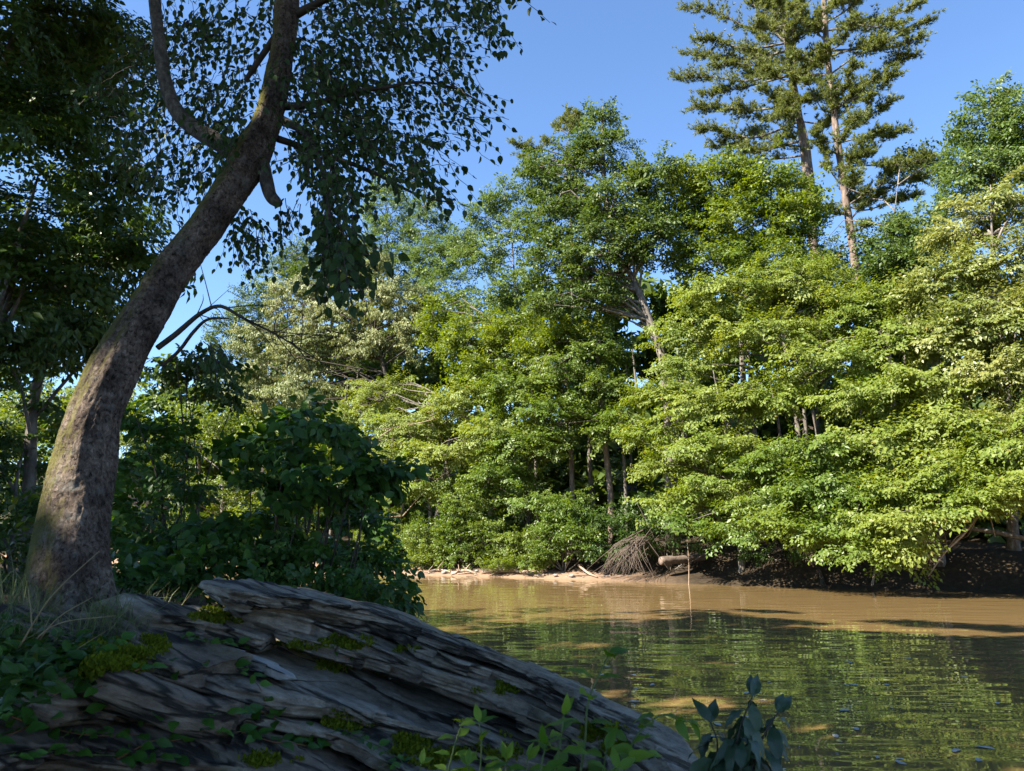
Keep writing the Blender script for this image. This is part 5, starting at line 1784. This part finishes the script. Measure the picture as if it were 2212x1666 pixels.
def vine(label, pts, size=42, step=38, lift=.022, mat='redstem', meshes=VL, start=0.0):
    n = max(12, int(len(pts) * 8))
    Q2 = catmull(np.array([(px, py, 0) for px, py, h in pts], float), n)
    size, step = size * .8, step * .55
    C = np.array([rock_hit(px, py)[0] for px, py, _ in Q2])
    for _ in range(3):                                       # the stem spans the hollows
        C[1:-1] = (C[:-2] + 2 * C[1:-1] + C[2:]) / 4
    C[:, 2] += lift + .012 * vnoise(C * 9, 3)
    root = thing('creeping_vine', label, 'vine', C[0], G_V)
    V, F = tube(C, np.linspace(.0028, .0014, n), 5)
    obj('stem', V, F, M[mat], root)
    x, y, f = project(C)
    acc = np.cumsum(np.r_[0, np.hypot(np.diff(x), np.diff(y))])
    for a in np.arange(start + 6, acc[-1], step):
        i = int(np.argmin(np.abs(acc - a)))
        T = norm((C[min(i + 1, n - 1)] - C[max(i - 1, 0)])[None])[0]
        lat = np.cross([0, 0, 1], T)
        for sg in (1, -1):
            if rng.random() < .12:
                continue
            d = lat * sg + T * rng.uniform(0, .7) + np.array([0, 0, rng.uniform(-.1, .45)]) + rng.normal(0, .2, 3)
            nn = np.array([0, -.55, .85]) + rng.normal(0, .3, 3)
            s = size / FPX * f[i] * rng.uniform(.65, 1.2)
            put_leaf(meshes[rng.integers(0, len(meshes))], root, C[i] + d / np.linalg.norm(d) * s * .2, d, nn, s)


vine('vine with rounded leaves hanging over the lower black gap', [(300, 1560, .02), (380, 1570, .03), (470, 1560, .05), (540, 1545, .08), (590, 1560, .06), (640, 1600, .03)], 52, 46)
vine('vine trailing across the lowest brown slab', [(250, 1660, .02), (330, 1620, .03), (420, 1600, .04), (500, 1590, .04), (600, 1615, .03), (700, 1620, .03)], 46, 48)
vine('vine climbing the ragged slab beside the quartz', [(290, 1470, .04), (340, 1450, .05), (390, 1470, .04), (450, 1440, .04), (520, 1460, .03), (560, 1500, .03), (575, 1540, .03)], 36, 40)
vine('small vine crossing the pale quartz slab', [(390, 1380, .05), (450, 1395, .06), (520, 1400, .05), (590, 1395, .04), (650, 1410, .03)], 27, 36, mat='stem')
vine('reddish runner with round leaves in the bottom corner', [(-20, 1560, .05), (60, 1540, .06), (130, 1510, .07), (200, 1500, .07), (260, 1480, .06)], 48, 40)
vine('runner with dull leaves along the left frame edge', [(-20, 1620, .04), (40, 1590, .05), (90, 1560, .06), (140, 1560, .06), (190, 1545, .05)], 50, 40)
vine('vine rising through the ground cover below the trunk', [(20, 1480, .04), (80, 1450, .06), (140, 1440, .08), (200, 1420, .08), (260, 1390, .06)], 44, 34, mat='stem')
vine('vine spilling over the dark hollow below the brown block', [(-20, 1540, 0), (60, 1570, 0), (140, 1590, 0), (220, 1610, 0), (300, 1600, 0)], 46, 40)
vine('vine with pale leaves along the bottom edge of the lowest slab', [(20, 1650, 0), (110, 1640, 0), (200, 1650, 0), (290, 1655, 0), (380, 1650, 0)], 46, 40, mat='stem')
vine('thin bare-looking runner on the broad grey face', [(690, 1400, .0), (740, 1420, .0), (800, 1450, .0), (850, 1465, .0)], 18, 60, .015)
vine('vine with small leaves near the moss on the lower ledge', [(640, 1590, .0), (720, 1600, .0), (790, 1610, .0), (850, 1640, .0), (880, 1670, .0)], 34, 40, mat='stem')

G_P = 'leafy shoots in front of the ledge'


def shoot(label, pts, size, step, meshes=PL, mat='stem', r=.0035, group=G_P, name='leafy_shoot', opp=True, up=.35, r_end=.0015, start=.25, droop=0.0):
    W = np.array([at(*p) for p in pts])
    n = 30
    C = catmull(W, n)
    root = thing(name, label, 'plant', C[0], group)
    V, F = tube(C, np.linspace(r, r_end, n), 6)
    obj('stem', V, F, M[mat], root)
    x, y, f = project(C)
    acc = np.cumsum(np.r_[0, np.hypot(np.diff(x), np.diff(y))])
    k = 0
    for a in np.arange(acc[-1] * start, acc[-1] + 1, step):
        i = min(int(np.argmin(np.abs(acc - a))), n - 2)
        T = norm((C[i + 1] - C[i])[None])[0]
        ang = k * 1.57 + rng.normal(0, .4)
        k += 1
        for sg in ((1, -1) if opp else (1,)):
            e = np.array([math.cos(ang) * sg, math.sin(ang) * sg * .7, 0])
            d = e + T * up + np.array([0, 0, rng.uniform(-.1, .3) - droop]) + rng.normal(0, .12, 3)
            s = size / FPX * f[i] * rng.uniform(.7, 1.15) * (1 - .35 * a / acc[-1])
            nn = np.array([0, -.35, 1.0]) + rng.normal(0, .25, 3) + d * .2
            put_leaf(meshes[rng.integers(0, len(meshes))], root, C[i] + d / np.linalg.norm(d) * s * .15, d, nn, s)
    for _ in range(2):
        d = norm((C[-1] - C[-3])[None])[0] + rng.normal(0, .35, 3)
        put_leaf(meshes[0], root, C[-1], d, np.array([0, -.6, .6]) + rng.normal(0, .2, 3), size / FPX * f[-1] * .6)


shoot('tallest leafy shoot rising in front of the water at the end of the ledge', [(1235, 1760, 1.9), (1262, 1620, 1.9), (1270, 1520, 1.9), (1300, 1445, 1.92), (1316, 1415, 1.95)], 92, 52)
shoot('broad-leaved shoot beside the tallest shoot, on its ledge side', [(1180, 1770, 1.75), (1200, 1660, 1.75), (1212, 1590, 1.75), (1218, 1545, 1.75)], 78, 44)
shoot('arching shoot bending towards the water right of the tallest shoot', [(1330, 1770, 1.9), (1350, 1660, 1.9), (1375, 1590, 1.95), (1430, 1545, 2.0), (1490, 1560, 2.05)], 84, 42, up=.6)
shoot('short shoot with a spotted pale leaf low by the ledge', [(1290, 1770, 1.8), (1300, 1690, 1.8), (1310, 1620, 1.8)], 84, 46)
shoot('low light green shoot in front of the broad grey face', [(950, 1760, 1.9), (965, 1680, 1.9), (985, 1600, 1.9), (1000, 1560, 1.95)], 62, 38)
shoot('low pale shoot with paired leaves beside the moss', [(1030, 1770, 1.9), (1035, 1690, 1.9), (1040, 1610, 1.9), (1035, 1560, 1.9)], 66, 38)
shoot('small yellowish shoot between the pale shoots', [(1080, 1770, 2.0), (1090, 1690, 2.0), (1095, 1640, 2.0)], 62, 34)
shoot('small shoot at the bottom edge below the broad-leaved one', [(1130, 1770, 1.8), (1135, 1700, 1.8), (1140, 1640, 1.8)], 66, 36)
shoot('tiny shoot farthest along the bottom edge towards the vines', [(880, 1770, 2.0), (900, 1700, 2.0), (910, 1650, 2.0)], 52, 34)
shoot('leafy shoot with broad leaves just below the lichened bed', [(1150, 1790, 1.7), (1165, 1710, 1.7), (1170, 1650, 1.7), (1180, 1610, 1.7)], 84, 40)
shoot('bent shoot hanging its leaves over the foot of the ledge', [(1260, 1790, 1.7), (1290, 1700, 1.75), (1350, 1640, 1.8), (1400, 1630, 1.85)], 80, 38, up=.5)
shoot('tiny yellowish shoot in the moss at the bottom edge', [(1005, 1780, 1.8), (1010, 1720, 1.8), (1012, 1650, 1.8)], 54, 30)
shoot('small crowded shoot beside the spotted pale leaf', [(1330, 1790, 1.7), (1325, 1720, 1.7), (1335, 1660, 1.7)], 76, 34)
# the dark bush at the bottom right
for lab, pts in (('main dark stem of drooping leaves standing against the water', [(1560, 1790, 2.0), (1580, 1660, 2.0), (1600, 1570, 2.0), (1625, 1505, 2.02)]),
                 ('dark drooping stem beside the main dark stem, on its ledge side', [(1530, 1790, 2.05), (1540, 1690, 2.05), (1550, 1610, 2.05), (1535, 1560, 2.08)]),
                 ('dark drooping stem leaning out farthest over the water', [(1600, 1790, 2.0), (1620, 1680, 2.0), (1650, 1590, 2.02), (1680, 1540, 2.05)]),
                 ('low dark stem of drooping leaves touching the bottom edge', [(1560, 1790, 1.9), (1575, 1730, 1.9), (1600, 1660, 1.9)])):
    shoot(lab, pts, 96, 15, DL, 'twig', .004, 'dark leafy stems by the water', 'dark_shoot', True, .1, .0015, .3, .75)

# ------------------------------------------------------------------ leaves and foam flecks afloat
FLM = [raw_mesh('floating_leaf', *(lambda a: (np.vstack([np.stack([np.cos(a) * (1 + .25 * np.sin(3 * a + s)), .5 * np.sin(a) * (1 + .2 * np.cos(2 * a + s)), .04 + .03 * np.sin(2 * a)], -1), [[0, 0, .07]]]),
                                                np.stack([np.arange(12), (np.arange(12) + 1) % 12, np.full(12, 12)], -1)))(np.linspace(0, 2 * np.pi, 12, endpoint=False)), M['foam'], True) for s in range(4)]
for k in range(44):
    px, py = rng.uniform(1240, 2200), rng.uniform(1420, 1660)
    if px < 1300 + (py - 1480) * 1.1:
        continue
    if k < 9:
        px, py = rng.uniform(1240, 1700), rng.uniform(1470, 1520)
    p = on_water(px, py, .004)
    o = bpy.data.objects.new('floating_leaf', FLM[k % 4])
    COL.objects.link(o)
    o.location = p
    o.rotation_euler = (0, 0, rng.uniform(0, 6.28))
    s = rng.uniform(.03, .075)
    o.scale = (s, s, s)
    tag(o, 'pale leaf or foam fleck afloat on the shaded water beyond the ledge', 'floating leaf', 'flecks afloat on the river')
print('LEAVES', N_LEAVES[0], 'TRIS', sum(len(o.data.polygons) for o in SC.objects if o.type == 'MESH'))
